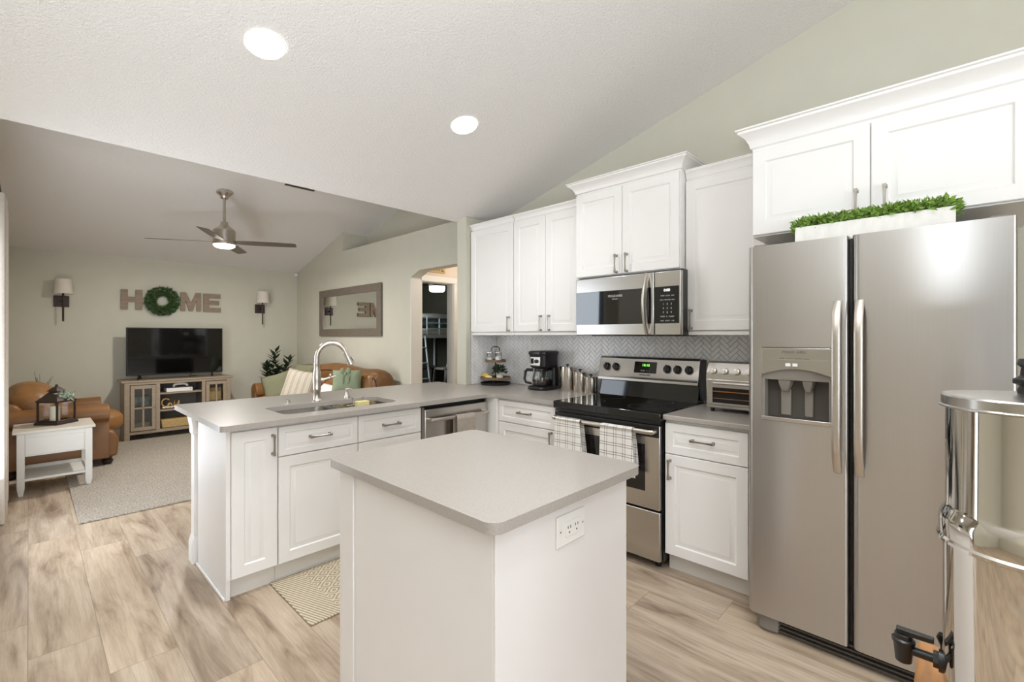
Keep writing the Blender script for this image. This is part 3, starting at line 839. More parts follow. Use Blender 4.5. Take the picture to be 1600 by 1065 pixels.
for hx in (1.62, 1.70): MB().tube([(hx, 3.13, 0.872), (hx, 3.146, 0.90), (hx, 3.147, 0.918), (hx, 3.165, 0.9185)], 0.003, 6).build('hook', M['chrome'], cd)
tag(MB().box(1.60, 1.69, 3.03, 3.085, 0.848, 0.905).build('sponge', M['cheese'], bevel=0.006, origin=(1.645, 3.06, 0.848)), 'pale yellow sponge standing in the wire sink caddy', 'sponge')
tag(MB().puff((1.715, 3.06, 0.875), 0.045, 0.08, 0.05, 2.5).build('scrub_brush', M['bag'], origin=(1.715, 3.06, 0.85)), 'brown scrubber lying beside the yellow sponge in the sink', 'scrubber')

fx0, fy0 = 1.392, 3.222
t = thing('faucet', 'brushed nickel gooseneck faucet with pull down spray head', 'faucet', (fx0, fy0, ZC))
MB().lathe((fx0, fy0, 0), [(0.033, .9142), (0.033, .921), (0.027, .929), (0.0245, .945), (0.0255, .985), (0.028, .99), (0.028, 1.0), (0.0265, 1.005), (0.029, 1.05), (0.0295, 1.08), (0.026, 1.115), (0.020, 1.14), (0.019, 1.165), (0.0205, 1.168), (0.0205, 1.174), (0.0178, 1.176)], 32).build('body', M['nickel'], t)
du, dv = 0.93, -0.37
pth = [(fx0, fy0, 1.17), (fx0, fy0, 1.20)]
R = 0.098
for i in range(0, 17):
    a = math.radians(180 - 160 * i / 16)
    k = R + R * math.cos(a); pth.append((fx0 + du * k, fy0 + dv * k, 1.213 + R * 1.08 * math.sin(a)))
MB().tube(pth, 0.0172, 16).build('spout', M['nickel'], t)
e = Vector(pth[-1]); dr = (Vector(pth[-1]) - Vector(pth[-2])).normalized()
hd = MB().tube([e - dr * 0.012, e - dr * .006, e + dr * .004, e + dr * 0.012, e + dr * 0.07, e + dr * 0.092, e + dr * 0.095], [0.0185, 0.020, 0.0205, 0.0195, 0.026, 0.0275, 0.024], 20).build('spray_head', M['nickel'], t)
pv = Vector((0.55, -0.83, 0)).normalized()
MB().tube([e + dr * 0.035 + pv * 0.018, e + dr * 0.075 + pv * 0.0225], [0.0075, 0.0075], 8).build('spray_button', M['black'], hd)
MB().tube([(fx0, fy0, 1.06), (fx0 + .045, fy0 - .018, 1.062)], [0.015, 0.014], 14).tube([(fx0 + .043, fy0 - .017, 1.062), (fx0 + .072, fy0 - .028, 1.072), (fx0 + .118, fy0 - .042, 1.084)], [0.010, 0.009, 0.007], 12).puff((fx0 + .082, fy0 - .032, 1.086), .02, .02, .032, 2).build('lever', M['nickel'], t)
t = thing('soap_dispenser', 'small brushed nickel soap pump beside the faucet', 'soap dispenser', (1.615, 3.225, ZC))
MB().lathe((1.615, 3.225, 0), [(0.022, .9142), (0.022, .919), (0.018, .93), (0.012, .945), (0.009, .96), (0.011, .968), (0.011, .975), (0.004, .978)], 20).build('base', M['nickel'], t)
MB().tube([(1.605, 3.228, .978), (1.625, 3.218, .980), (1.65, 3.208, .972)], [.007, .0065, .005], 10).build('nozzle', M['nickel'], t)
t = thing('sink_button', 'low chrome air switch button on the worktop behind the left bowl', 'button', (1.225, 3.30, ZC))
MB().lathe((1.225, 3.30, 0), [(0.021, .9142), (0.021, .918), (0.016, .922), (0.0, .922)], 20).build('flange', M['chrome'], t)
MB().lathe((1.225, 3.30, 0), [(0.011, .922), (0.011, .929), (0.0, .930)], 16).build('cap', M['chrome'], t)

# ------------------------------------------------------------------ range
t = thing('electric_range', 'stainless and black electric range with glass cooktop', 'stove', (2.85, 1.655, 0))
ya, yb = 1.229, 2.006
MB().box(2.56, 3.17, ya, yb, 0.05, 0.872).build('body', M['black'], t)
ct = MB().box(2.508, 3.165, ya - .003, yb + .003, 0.872, 0.921).build('cooktop', M['blackgl'], t, bevel=0.006)
fz = Fr((0, 0, 0.9211), (1, 0, 0), (0, 1, 0), (0, 0, 1))
for cx_, cy_, rr in ((2.70, 1.42, .105), (2.70, 1.81, .085), (2.95, 1.43, .08), (2.95, 1.82, .10)):
    rg = MB(); a1 = []; 
    lo = [[(cx_ + q * math.cos(2 * PI * k / 40), cy_ + q * math.sin(2 * PI * k / 40), 0.9213) for k in range(40)] for q in (rr, rr - .003)]
    rg.loft(lo, False, False); rg.build('burner_ring', M['dgrey'], ct)
fo = FX(2.552)
dr_ = MB().fbox(fo, -yb + .004, -ya - .004, 0.352, 0.845, 0.0, 0.03).build('oven_door', M['steel2'], t, bevel=0.005)
MB().fbox(fo, -yb + .006, -ya - .006, 0.775, 0.846, 0.028, 0.034).build('door_top_band', M['black'], dr_, bevel=0.003)
MB().fbox(fo, -1.915, -1.325, 0.452, 0.728, 0.029, 0.0325).build('oven_window', M['ovengl'], dr_, bevel=0.008)
MB().fbox(fo, -yb + .006, -ya - .006, 0.850, 0.868, 0.0, 0.02).build('vent_strip', M['black'], t)
MB().tube([(2.522, yb - .025, .812), (2.480, yb - .028, .812), (2.472, yb - .05, .812), (2.472, ya + .055, .812), (2.480, ya + .033, .812), (2.522, ya + .03, .812)], 0.0145, 12).build('handle', M['nickel'], t)
MB().fbox(fo, -yb + .004, -ya - .004, 0.052, 0.340, 0.0, 0.028).build('drawer', M['steel2'], t, bevel=0.006)
for yy in (ya + .05, yb - .05):
    for xx in (2.60, 3.1): MB().lathe((xx, yy, 0), [(0.018, 0), (0.018, 0.02), (0.010, 0.025), (0.010, 0.05)], 14).build('foot', M['black'], t)
# back guard: lower black glass, upper steel control panel leaning back
MB().prism([(3.075, 0.915), (3.165, 0.915), (3.165, 1.05), (3.095, 1.05)], 'y', ya + .005, yb - .005).build('lower_backguard', M['blackgl'], t, bevel=0.003)
MB().prism([(3.058, 1.035), (3.175, 1.035), (3.175, 1.212), (3.115, 1.212), (3.098, 1.20), (3.070, 1.072), (3.058, 1.055)], 'y', ya, yb).build('control_panel', M['steel2'], t, bevel=0.003)
MB().prism([(3.10, 0.93), (3.176, 0.93), (3.176, 1.205), (3.118, 1.205), (3.075, 1.05)], 'y', ya - .012, ya - .001).build('end_cap', M['black'], t)
sl_ = math.atan2(0.128, 0.028)
N = Vector((-math.sin(sl_), 0, math.cos(sl_))); V = Vector((math.cos(sl_), 0, math.sin(sl_)))
fg = Fr((3.070, 0, 1.072), (0, -1, 0), V, N)
for u in (-1.937, -1.858, -1.451, -1.377, -1.297):
    kb = MB()
    def circ(r, n, u=u): return [fg.p(u + r * math.cos(2 * PI * k / 20), 0.064 + r * math.sin(2 * PI * k / 20), n) for k in range(20)]
    kb.loft([circ(.029, 0.0), circ(.029, .006), circ(.025, .009), circ(.022, .022), circ(.020, .024)])
    kb.fbox(fg, u - .005, u + .005, 0.044, 0.090, 0.018, 0.030)
    kb.build('knob', M['black'], t)
ds = MB().fbox(fg, -1.705, -1.532, 0.028, 0.110, 0.0, 0.002).build('display', M['blackgl'], t)
text('clock_digits', '10:10', fg, -1.615, 0.084, 0.0024, 0.027, M['green_led'], ds)
text('display_symbols', 'BAKE   +   -', fg, -1.618, 0.045, 0.0024, 0.014, M['inkw'], ds)
text('logo_lettering', 'FRIGIDAIRE', fg, -1.618, 0.014, 0.001, 0.017, M['ink'], t)

towel('dish_towel', 'plaid dish towel on the end of the oven handle nearest the canisters', 'towel', FX(2.472), -1.940, -1.745, 0.812, 0.56, 0.60, 0.0, 0.016, M['plaid'], 'plaid towels on the oven handle', flare=0.05, seed=1)
towel('dish_towel', 'plaid dish towel on the oven handle nearest the refrigerator', 'towel', FX(2.472), -1.588, -1.372, 0.812, 0.55, 0.60, 0.0, 0.016, M['plaid'], 'plaid towels on the oven handle', flare=0.04, seed=2)

# ------------------------------------------------------------------ microwave
t = thing('microwave', 'stainless over the range microwave with black glass door', 'microwave', (2.95, 1.592, 1.37))
ma, mb_ = 1.203, 1.984
MB().box(2.775, 3.18, ma + .005, mb_ - .005, 1.372, 1.783).build('housing', M['black'], t, bevel=0.003)
fm = FX(2.775)
us = -1.378
dm = MB().fbox(fm, -mb_, us - .002, 1.372, 1.772, 0.0, 0.033).build('door', M['steel2'], t, bevel=0.006)
MB().fbox(fm, -mb_ + .002, us - .02, 1.446, 1.676, 0.0325, 0.0345).build('door_glass', M['mwgl'], dm, bevel=0.001)
MB().fbox(fm, -mb_ + .13, us - .12, 1.466, 1.60, 0.0345, 0.0347).build('window', M['mwgl'], dm)
text('logo_lettering', 'FRIGIDAIRE', fm, -1.66, 1.637, 0.0348, 0.022, M['inkw'], dm)
text('sub_lettering', 'GALLERY', fm, -1.66, 1.617, 0.0348, 0.011, M['inkw'], dm)
hp = []
for i in range(15):
    q = i / 14; hp.append(fm.p(us - .045, 1.384 + 0.376 * q, 0.036 + 0.048 * math.sin(PI * q) ** .8))
MB().tube(hp, [0.014] * 15, 12, sq=1.5).build('handle', M['nickel'], dm)
cp = MB().fbox(fm, us + .002, -ma, 1.372, 1.772, 0.0, 0.033).build('control_panel', M['steel2'], t, bevel=0.006)
MB().fbox(fm, us + .002, -ma - .012, 1.446, 1.676, 0.0325, 0.0345).build('key_panel', M['blackgl'], cp)
text('display_digits', '0:00', fm, us + .085, 1.652, 0.0348, 0.024, M['white_led'], cp)
rows = [('TIMER  COOK  TIME', .010), ('PIZZA  POPCORN  MELT', .009), ('1    2    3', .016), ('4    5    6', .016), ('7    8    9', .016), ('STOP   0   START', .012), ('FAN   LIGHT   +30', .011)]
for i, (s_, z_) in enumerate(rows): text('key_row', s_, fm, us + .088, 1.618 - i * 0.026, 0.0348, z_, M['inkw'], cp)
MB().fbox(fm, -mb_ + .1, -ma - .06, 1.366, 1.373, -0.36, -0.02).build('underside_grille', M['black'], t)

# ------------------------------------------------------------------ refrigerator
t = thing('refrigerator', 'stainless side by side refrigerator with ice and water dispenser', 'refrigerator', (2.75, 0.27, 0))
MB().box(2.405, 3.15, -0.150, 0.690, 0.03, 1.765).build('cabinet', M['mgrey'], t, bevel=0.004)
ff = FX(2.398)
def fdoor(u0, u1, cut=None):
    mb = MB(); z0, z1 = 0.088, 1.782
    def prof(z):
        return z
    k = 12; cols = []
    rd = 0.028
    pts = [(u0, 0.0)]
    pts += [(u0 + rd - rd * math.cos(math.radians(a)), 0.068 - rd + rd * math.sin(math.radians(a))) for a in range(0, 91, 15)]
    pts += [(u1 - rd * .5 + rd * .5 * math.sin(math.radians(a)), 0.068 - rd * .5 + rd * .5 * math.cos(math.radians(a))) for a in range(0, 91, 15)]
    pts += [(u1, 0.0)]
    mb.loft([[ff.p(u, z, n) for u, n in pts] for z in (z0, z1)])
    return mb
# freezer door is built in pieces round the dispenser opening
du0, du1, dz0, dz1 = -0.643, -0.372, 0.985, 1.318
uL, uM = -0.703, -0.3185
fzm = MB(); rd = 0.028
left = [(uL, 0.0)] + [(uL + rd - rd * math.cos(math.radians(a)), 0.068 - rd + rd * math.sin(math.radians(a))) for a in range(0, 91, 15)]
right = [(uM - .014 + .014 * math.sin(math.radians(a)), 0.054 + .014 * math.cos(math.radians(a))) for a in range(0, 91, 15)] + [(uM, 0.0)]
for z0, z1 in ((0.088, dz0), (dz1, 1.782)): fzm.loft([[ff.p(u, z, n) for u, n in left + right] for z in (z0, z1)])
fzm.loft([[ff.p(u, z, n) for u, n in left + [(du0, 0.068), (du0, 0.0)]] for z in (dz0, dz1)], False, False)
fzm.loft([[ff.p(u, z, n) for u, n in [(du1, 0.0), (du1, 0.068)] + right] for z in (dz0, dz1)], False, False)
fd = fzm.build('freezer_door', M['steel'], t)
rdo = fdoor(-0.306, 0.156).build('fresh_food_door', M['steel'], t)
MB().fbox(ff, uM + .001, -0.3065, 0.10, 1.775, 0.0, 0.02).build('door_gasket', M['black'], t)
# dispenser
dsn = MB()
dsn.fbox(ff, du0, du1, dz0, dz1, 0.0, 0.012)
dp = dsn.build('dispenser_recess', M['dgrey'], t)
MB().fbox(ff, du0, du0 + .014, dz0, 1.175, 0.012, 0.069).fbox(ff, du1 - .012, du1, dz0, 1.175, 0.012, 0.069).build('dispenser_side', M['mgrey'], dp, bevel=0.002)
pan = MB()
arcp = [(du0, 1.192)] + [(du0 + (du1 - du0) * i / 12, 1.192 + 0.030 * math.sin(PI * i / 12)) for i in range(1, 12)] + [(du1, 1.192), (du1, dz1 - .003), (du0, dz1 - .003)]
pan.loft([[ff.p(u, v, 0.012) for u, v in arcp], [ff.p(u, v, 0.071) for u, v in arcp]])
cpn = pan.build('dispenser_panel', M['steel2'], t, bevel=0.002)
lip = [(du0, 1.172), (du1, 1.172), (du1, 1.192)] + [(du1 - (du1 - du0) * i / 12, 1.192 + 0.030 * math.sin(PI * i / 12)) for i in range(1, 12)] + [(du0, 1.192)]
MB().loft([[ff.p(u, v, 0.012) for u, v in lip], [ff.p(u, v, 0.060) for u, v in lip]]).build('dispenser_lip', M['mgrey'], dp)
text('logo_lettering', 'FRIGIDAIRE', ff, -0.512, 1.296, 0.0712, 0.016, M['ink'], cpn, sx=1.15)
text('panel_labels', 'CUBE  CRUSH  WATER  LOCK', ff, -0.512, 1.268, 0.0712, 0.0085, M['ink'], cpn)
for u in (-0.535, -0.508):
    MB().fbox(ff, u - .010, u + .010, 1.233, 1.247, 0.071, 0.075).build('button', M['plate'], cpn, bevel=0.003)
MB().loft([[ff.p(du0, dz0, .012), ff.p(du1, dz0, .012), ff.p(du1, dz0, .074), ff.p(du0, dz0, .074)],
           [ff.p(du0, dz0 + .016, .012), ff.p(du1, dz0 + .016, .012), ff.p(du1, dz0 + .020, .078), ff.p(du0, dz0 + .020, .078)]]).build('drip_tray', M['steel2'], dp, bevel=0.003)
for u, w_ in ((-0.555, .03), (-0.465, .024)):
    pd = MB().loft([[ff.p(u + a * w_ * k, z, .028 + b * .024 * k) for a, b in ((-1, -.3), (1, -.3), (.7, 1), (-.7, 1))] for k, z in ((1.15, 1.172), (1.0, 1.15), (.55, 1.12))])
    pd.build('chute', M['mgrey'], dp, bevel=0.003)
    MB().fbox(ff, u - w_ * .7, u + w_ * .7, 1.01, 1.13, 0.012, 0.022).build('paddle', M['mgrey'], dp, bevel=0.004)
def fhandle(u, par):
    n_ = 17; lo = []
    for i in range(n_):
        q = i / (n_ - 1); z = 0.80 + 0.715 * q
        nn = 0.070 + 0.050 * min(1, math.sin(PI * q) * 2.2) ** .7
        w_ = .0145
        lo.append([ff.p(u - w_, z, nn - .010), ff.p(u + w_, z, nn - .010), ff.p(u + w_, z, nn + .006), ff.p(u + w_ * .5, z, nn + .010), ff.p(u - w_ * .5, z, nn + .010), ff.p(u - w_, z, nn + .006)])
    return MB().loft(lo).build('door_handle', M['nickel'], par, bevel=0.002, smooth=50)
fhandle(-0.352, fd); fhandle(-0.278, rdo)
kg = MB()
kg.fbox(ff, -0.60, 0.13, 0.012, 0.084, -0.02, -0.01)
for i in range(4): kg.fbox(ff, -0.60, 0.13, 0.018 + i * .017, 0.026 + i * .017, -0.012, 0.03 - i * .003)
kg.build('base_grille', M['dgrey'], t)
MB().loft([[ff.p(u, z, n) for u, n in ((-0.678, -.02), (-0.678, .012), (-0.665, .035), (-0.63, .042), (-0.585, .036), (-0.57, -.02))] for z in (0.006, 0.082)]).build('foot_cover', M['mgrey'], t, bevel=0.012, seg=3)
MB().fbox(ff, 0.10, 0.15, 0.002, 0.082, -.02, .036).build('foot_cover', M['mgrey'], t, bevel=0.01)
for u in (-0.66, 0.115): MB().fbox(ff, u - .028, u + .028, 1.766, 1.795, -.06, .03).build('hinge_cover', M['mgrey'], t, bevel=0.006)
for yy in (-0.1, 0.64):
    for xx in (2.5, 3.1): MB().lathe((xx, yy, 0), [(0.02, 0), (0.02, 0.03)], 12).build('foot', M['black'], t)

# planter on the refrigerator
t = thing('planter', 'long whitewashed planter of green boxwood leaves on the refrigerator', 'planter', (2.46, 0.26, 1.765))
px0, px1, py0, py1 = 2.415, 2.525, -0.002, 0.527
pb = MB()
pb.box(px0, px1, py0, py1, 1.7655, 1.776).box(px0, px0 + .008, py0, py1, 1.776, 1.860).box(px1 - .008, px1, py0, py1, 1.776, 1.860).box(px0 + .008, px1 - .008, py0, py0 + .008, 1.776, 1.860).box(px0 + .008, px1 - .008, py1 - .008, py1, 1.776, 1.860)
pb.build('trough', M['planter'], t)
lf = MB()
for i in range(1700):
    y = random.uniform(py0 - .004, py1 + .004); x = random.uniform(px0 - .004, px1 - .012)
    z = 1.855 + random.random() ** .8 * 0.038
    ex = 1 if (y < 0.02 or y > 0.51) else 0
    d = (random.uniform(-1, .35), random.uniform(-1, 1) + (ex * (1.2 if y > .3 else -1.6)), random.uniform(-.25, 1.3))
    lf.leaf((x, y, z - ex * random.uniform(0, .03)), d, random.uniform(.020, .034), random.uniform(.010, .015))
lf.build('foliage', M['leaf'], t, smooth=0)

# ------------------------------------------------------------------ small appliances and counter things
t = thing('toaster_oven', 'stainless toaster oven with round dials beside the refrigerator', 'toaster oven', (3.0, 0.90, ZC))
ta, tb, tx = 0.735, 1.093, 2.842
prof = [(tx, .937), (3.12, .937), (3.12, 1.20), (2.90, 1.216), (tx + .03, 1.205), (tx + .006, 1.165), (tx, 1.14)]
MB().prism(prof, 'y', ta, tb).build('housing', M['steel2'], t, bevel=0.006)
ft = FX(tx)
td = MB().fbox(ft, -tb + .006, -ta - .006, .955, 1.112, 0.0, 0.014).build('door', M['steel2'], t, bevel=0.008)
MB().fbox(ft, -tb + .045, -ta - .04, .972, 1.062, 0.0135, 0.0155).build('door_window', M['ovengl'], td, bevel=0.006)
MB().fbox(ft, -tb + .05, -ta - .05, 1.036, 1.042, 0.0155, 0.0162).build('heating_element', pm('copper_rod', rgb(176, 110, 50), .4, .6), td)  # plain copper coloured rod
MB().fbox(ft, -tb + .05, -ta - .05, 0.996, 1.000, 0.0155, 0.0162).build('rack', M['bag'], td)
MB().tube([(tx - .014, tb - .055, 1.090), (tx - .036, tb - .058, 1.090), (tx - .036, ta + .058, 1.090), (tx - .014, ta + .055, 1.090)], 0.008, 10).build('handle', M['chrome'], td)
tsl = math.atan2(0.040, 0.024)
fk = Fr((tx, 0, 1.14), (0, -1, 0), Vector((.25, 0, .97)).normalized(), Vector((-.97, 0, .25)).normalized())
for i in range(5):
    u = -tb + .047 + i * 0.066
    k_ = MB()
    def cc(r, n, u=u): return [fk.p(u + r * math.cos(2 * PI * k / 20), 0.018 + r * math.sin(2 * PI * k / 20), n) for k in range(20)]
    k_.loft([cc(.0195, -.006), cc(.0195, .005), cc(.0165, .014), cc(.0145, .015)]); k_.fbox(fk, u - .003, u + .003, .003, .034, .012, .020)
    k_.build('dial', M['nickel'], t)
for yy in (ta + .03, tb - .03):
    for xx in (tx + .03, 3.08): MB().lathe((xx, yy, 0), [(0.012, .9142), (0.012, .938)], 12).build('foot', M['black'], t)
tag(MB().tube([(3.10, tb + .01, .97), (3.09, tb + .035, 1.00), (3.085, tb + .05, .975), (3.09, tb + .045, .93), (3.12, tb + .03, .9185), (3.15, tb + .02, .9185)], .0035, 8).build('power_cord', M['black'], origin=(3.1, tb + .03, .915)), 'short black power cord beside the toaster oven', 'cord')

# coffee maker
cx_, cy_ = 3.035, 2.535
t = thing('coffee_maker', 'black drip coffee maker with glass carafe', 'coffee maker', (cx_, cy_, ZC))
def orbox(x0, x1, y0, y1, r=.03): return arc(x0 + r, y0 + r, r, 180, 270, 4) + arc(x1 - r, y0 + r, r, 270, 360, 4) + arc(x1 - r, y1 - r, r, 0, 90, 4) + arc(x0 + r, y1 - r, r, 90, 180, 4)
MB().loft([[(a, b, z) for a, b in orbox(cx_ - .125 - o_, cx_ + .115, cy_ - .10 - o_, cy_ + .10 + o_, .07)] for z, o_ in ((.9142, 0), (.93, .004), (.94, 0), (.948, -.01))]).build('base', M['black'], t)
MB().loft([[(a, b, z) for a, b in orbox(cx_ + .035, cx_ + .115, cy_ - .09, cy_ + .09, .03)] for z in (.945, 1.10)]).build('water_tank', M['black'], t)
hd = MB().loft([[(a, b, z) for a, b in orbox(cx_ - .105 - o_, cx_ + .115 + o_ * .3, cy_ - .092 - o_, cy_ + .092 + o_, .06)] for z, o_ in ((1.095, -.012), (1.11, 0), (1.205, .004), (1.215, .010), (1.232, .010), (1.240, 0.0))]).build('brew_head', M['black'], t)
MB().fbox(FX(cx_ - .105), -cy_ - .055, -cy_ + .055, 1.118, 1.192, 0.0, 0.006).build('control_panel', M['steel2'], hd, bevel=0.003)
MB().lathe((cx_ - .111, cy_ - .018, 1.155), [(.016, 0), (.016, -.012), (.012, -.014)], 16, axis='x').build('dial', M['black'], hd)
MB().fbox(FX(cx_ - .111), -cy_ - .045, -cy_ - .015, 1.135, 1.178, 0.0, 0.002).build('screen', M['blackgl'], hd)
cg = MB().lathe((cx_ - .035, cy_, 0), [(.052, .949), (.066, .955), (.072, .985), (.070, 1.02), (.060, 1.055), (.054, 1.070)], 28, caps=False).build('carafe', M['glass'], t)
MB().lathe((cx_ - .035, cy_, 0), [(.056, 1.070), (.058, 1.075), (.055, 1.092), (.03, 1.096)], 24).lathe((cx_ - .035, cy_, 0), [(.067, .9485), (.073, .954), (.074, .964)], 24).build('carafe_band', M['black'], cg)
MB().lathe((cx_ - .035, cy_, 0), [(.060, .9565), (.069, .985), (.069, 1.0), (.0, 1.0)], 24).build('coffee', pm('brewed_coffee', rgb(70, 52, 42), .2), cg)
hx, hy = cx_ - .035 - .03, cy_ + .06
MB().tube([(hx + .0, hy, 1.078), (hx - .02, hy + .05, 1.078), (hx - .026, hy + .064, 1.066), (hx - .030, hy + .072, 1.0), (hx - .024, hy + .06, .972), (hx - .006, hy + .012, .962)], [.010, .010, .010, .009, .009, .008], 8, sq=1.3).build('carafe_handle', M['black'], cg)

# canisters
can_m = pm('ribbed_steel', rgb(206, 198, 188), .22, 1.0, var=.03)
def canister(x, y, r, h, label):
    t = thing('canister', label, 'canister', (x, y, ZC), 'steel canisters by the range')
    MB().lathe((x, y, 0), [(r * .97, .9142), (r, .918), (r, ZC + h)], 36).build('body', can_m, t)
    ld = MB().lathe((x, y, 0), [(r * .98, ZC + h), (r * 1.02, ZC + h + .002), (r * 1.02, ZC + h + .012), (r * .95, ZC + h + .016), (0.0, ZC + h + .018)], 36).build('lid', M['chrome'], t)
    MB().lathe((x, y, 0), [(.006, ZC + h + .017), (.006, ZC + h + .023), (.015, ZC + h + .027), (.015, ZC + h + .032), (.008, ZC + h + .036)], 18).build('knob', M['black'], ld)
canister(3.085, 2.318, .064, .185, 'tallest steel canister, beside the coffee maker')
canister(3.080, 2.188, .057, .150, 'middle height steel canister between tall and short ones')
canister(3.060, 2.071, .052, .118, 'shortest steel canister, against the range')

# tiered tray
tx_, ty_ = 3.02, 3.105
t = thing('tiered_tray', 'two tier wood and black metal tray in the worktop corner', 'tray stand', (tx_, ty_, ZC))
MB().lathe((tx_, ty_, 0), [(.11, .9142), (.138, .916), (.142, .934), (.139, .934), (.134, .919), (.0, .919)], 36).build('base', M['black'], t)
for z_, r_, nm in ((.968, .140, 'lower_tier'), (1.128, .098, 'upper_tier')):
    MB().lathe((tx_, ty_, 0), [(.0, z_ - .004), (r_, z_ - .004), (r_, z_ + .018), (r_ - .006, z_ + .018), (r_ - .006, z_ + .004), (.0, z_ + .004)], 36).build(nm, pm('tray_wood', rgb(120, 92, 62), .6, var=.15, vscale=9), t)
MB().cyl((tx_, ty_, .918), (tx_, ty_, 1.225), .006, n=10).build('rod', M['black'], t)
MB().tube([(tx_ + .027 * math.cos(a), ty_ - .027 * math.cos(a), 1.238 + .030 * math.sin(a)) for a in [math.radians(-20 + i * 22) for i in range(11)]], .004, 8).build('ring_handle', M['black'], t)
def jar(x, y, z, r, h, label, fill):
    t = thing('glass_jar', label, 'jar', (x, y, z), 'glass jars on the top tier')
    MB().lathe((x, y, 0), [(r * .9, z), (r, z + .004), (r, z + h * .8), (r * .85, z + h * .9)], 24, caps=False).build('body', M['glass'], t)
    MB().lathe((x, y, 0), [(r * .92, z + h * .88), (r * 1.02, z + h * .9), (r * 1.02, z + h), (0, z + h)], 24).build('lid', M['nickel'], t)
    MB().lathe((x, y, 0), [(r * .86, z + .003), (r * .93, z + .006), (r * .93, z + h * fill), (0, z + h * fill + .004)], 20).build('filling', M['sand'], t)
jar(tx_ - .022, ty_ + .052, 1.1325, .030, .082, 'glass jar of sugar on the top tray tier nearest the wall stub', .35)
jar(tx_ + .045, ty_ + .0, 1.1325, .026, .080, 'narrow glass jar behind the ring handle on the top tier', .15)
jar(tx_ - .018, ty_ - .054, 1.1325, .031, .086, 'glass jar half full of white sugar on the top tier, over the plant', .5)
tag(MB().puff((tx_ - .055, ty_ + .075, .995), .052, .085, .050, 2.1).build('lemon', M['lemon'], origin=(tx_ - .055, ty_ + .075, .972)), 'yellow lemon lying on the lower tray tier, the rounder of two', 'lemon', 'lemons on the tray')
tag(MB().puff((tx_ - .085, ty_ + .005, .988), .040, .085, .034, 2.2).build('lemon', M['cheese'], origin=(tx_ - .085, ty_ + .005, .972)), 'flat pale yellow lemon slice at the front of the lower tray tier', 'lemon', 'lemons on the tray')
t = thing('potted_plant', 'small green plant in a cream pot on the lower tray tier', 'plant', (tx_ - .03, ty_ - .085, .972))
ppx, ppy = tx_ - .03, ty_ - .085
MB().lathe((ppx, ppy, 0), [(.024, .9725), (.030, .99), (.034, 1.018), (.031, 1.022), (.0, 1.018)], 20).build('pot', M['planter'], t)
MB().lathe((ppx, ppy, 0), [(.035, 1.010), (.036, 1.014), (.035, 1.018)], 20, caps=False).build('twine', M['jute'], t)
lf = MB()
for i in range(160):
    a = random.uniform(0, 2 * PI); e_ = random.uniform(-.15, 1.2)
    d = Vector((math.cos(a) * math.cos(e_), math.sin(a) * math.cos(e_), math.sin(e_)))
    q = random.random() ** .5
    lf.leaf(Vector((ppx, ppy, 1.028)) + d * .058 * q + Vector((0, 0, .008)), d, .030, .016)
lf.build('foliage', M['leafd'], t, smooth=0)

# ------------------------------------------------------------------ floor mat in front of the sink
tag(MB().box(0.918, 1.95, 2.19, 2.728, 0.001, 0.009).build('kitchen_mat', M['mat'], bevel=0.003, origin=(0.918, 2.19, 0.001)), 'beige woven diamond pattern mat in front of the sink cabinet', 'mat')

# ------------------------------------------------------------------ water filter on wooden table at the right
t = thing('side_table', 'honey coloured wooden table under the steel water filter', 'table', (1.07, -0.27, 0))
MB().box(0.92, 1.216, -0.60, 0.052, 0.745, 0.770).build('table_top', M['honey'], t, bevel=0.004)
for xx, yy in ((0.955, -0.565), (1.18, -0.565), (0.955, 0.017), (1.18, 0.017)):
    MB().box(xx - .022, xx + .022, yy - .022, yy + .022, 0, 0.745).build('leg', M['honey'], t, bevel=0.004)
MB().box(0.977, 1.158, 0.005, .025, .66, .744).box(0.977, 1.158, -.575, -.555, .66, .744).build('apron', M['honey'], t)
wx, wy = 1.071, -0.082
t = thing('water_filter', 'polished steel two chamber water filter with black spigot', 'water filter', (wx, wy, 0.77))
rw = 0.098
MB().lathe((wx, wy, 0), [(rw * .93, .7705), (rw * .96, .776), (rw, .80), (rw, 1.035), (rw * 1.02, 1.038), (rw * 1.035, 1.042)], 72).build('lower_chamber', M['chrome'], t)
MB().lathe((wx, wy, 0), [(rw * 1.035, 1.034), (rw * 1.075, 1.036), (rw * 1.075, 1.041), (rw * 1.05, 1.045), (rw * 1.055, 1.068), (rw * 1.035, 1.078), (rw * .985, 1.088), (rw * .965, 1.094), (rw * .965, 1.258)], 72).build('upper_chamber', M['chrome'], t)
ld = MB().lathe((wx, wy, 0), [(rw * 1.02, 1.2535), (rw * 1.05, 1.255), (rw * 1.05, 1.2565), (rw * 1.02, 1.2585), (rw * 1.02, 1.272), (rw * 1.0, 1.2745), (rw * .6, 1.2785), (rw * .2, 1.2805), (0, 1.281)], 72).build('lid', M['steel2'], t)
MB().lathe((wx, wy, 0), [(.012, 1.280), (.012, 1.286), (.010, 1.291), (.017, 1.296), (.017, 1.302), (.009, 1.308), (.008, 1.32), (.013, 1.326), (.010, 1.334)], 22).build('lid_knob', M['black'], ld)
zs = .818
sp = MB().cyl((wx, wy + rw - .004, zs), (wx, wy + rw + .040, zs), .0075, n=14).cyl((wx, wy + rw - .002, zs), (wx, wy + rw + .004, zs), .018, n=18).cyl((wx, wy + rw + .004, zs), (wx, wy + rw + .011, zs), .0135, n=6).build('spigot_stem', M['black'], t)
yy = wy + rw + .050
MB().lathe((wx, yy, 0), [(.009, zs - .024), (.0115, zs - .022), (.0145, zs + .010), (.0165, zs + .011), (.0165, zs + .016), (.013, zs + .018)], 20).build('spigot_spout', M['black'], sp)
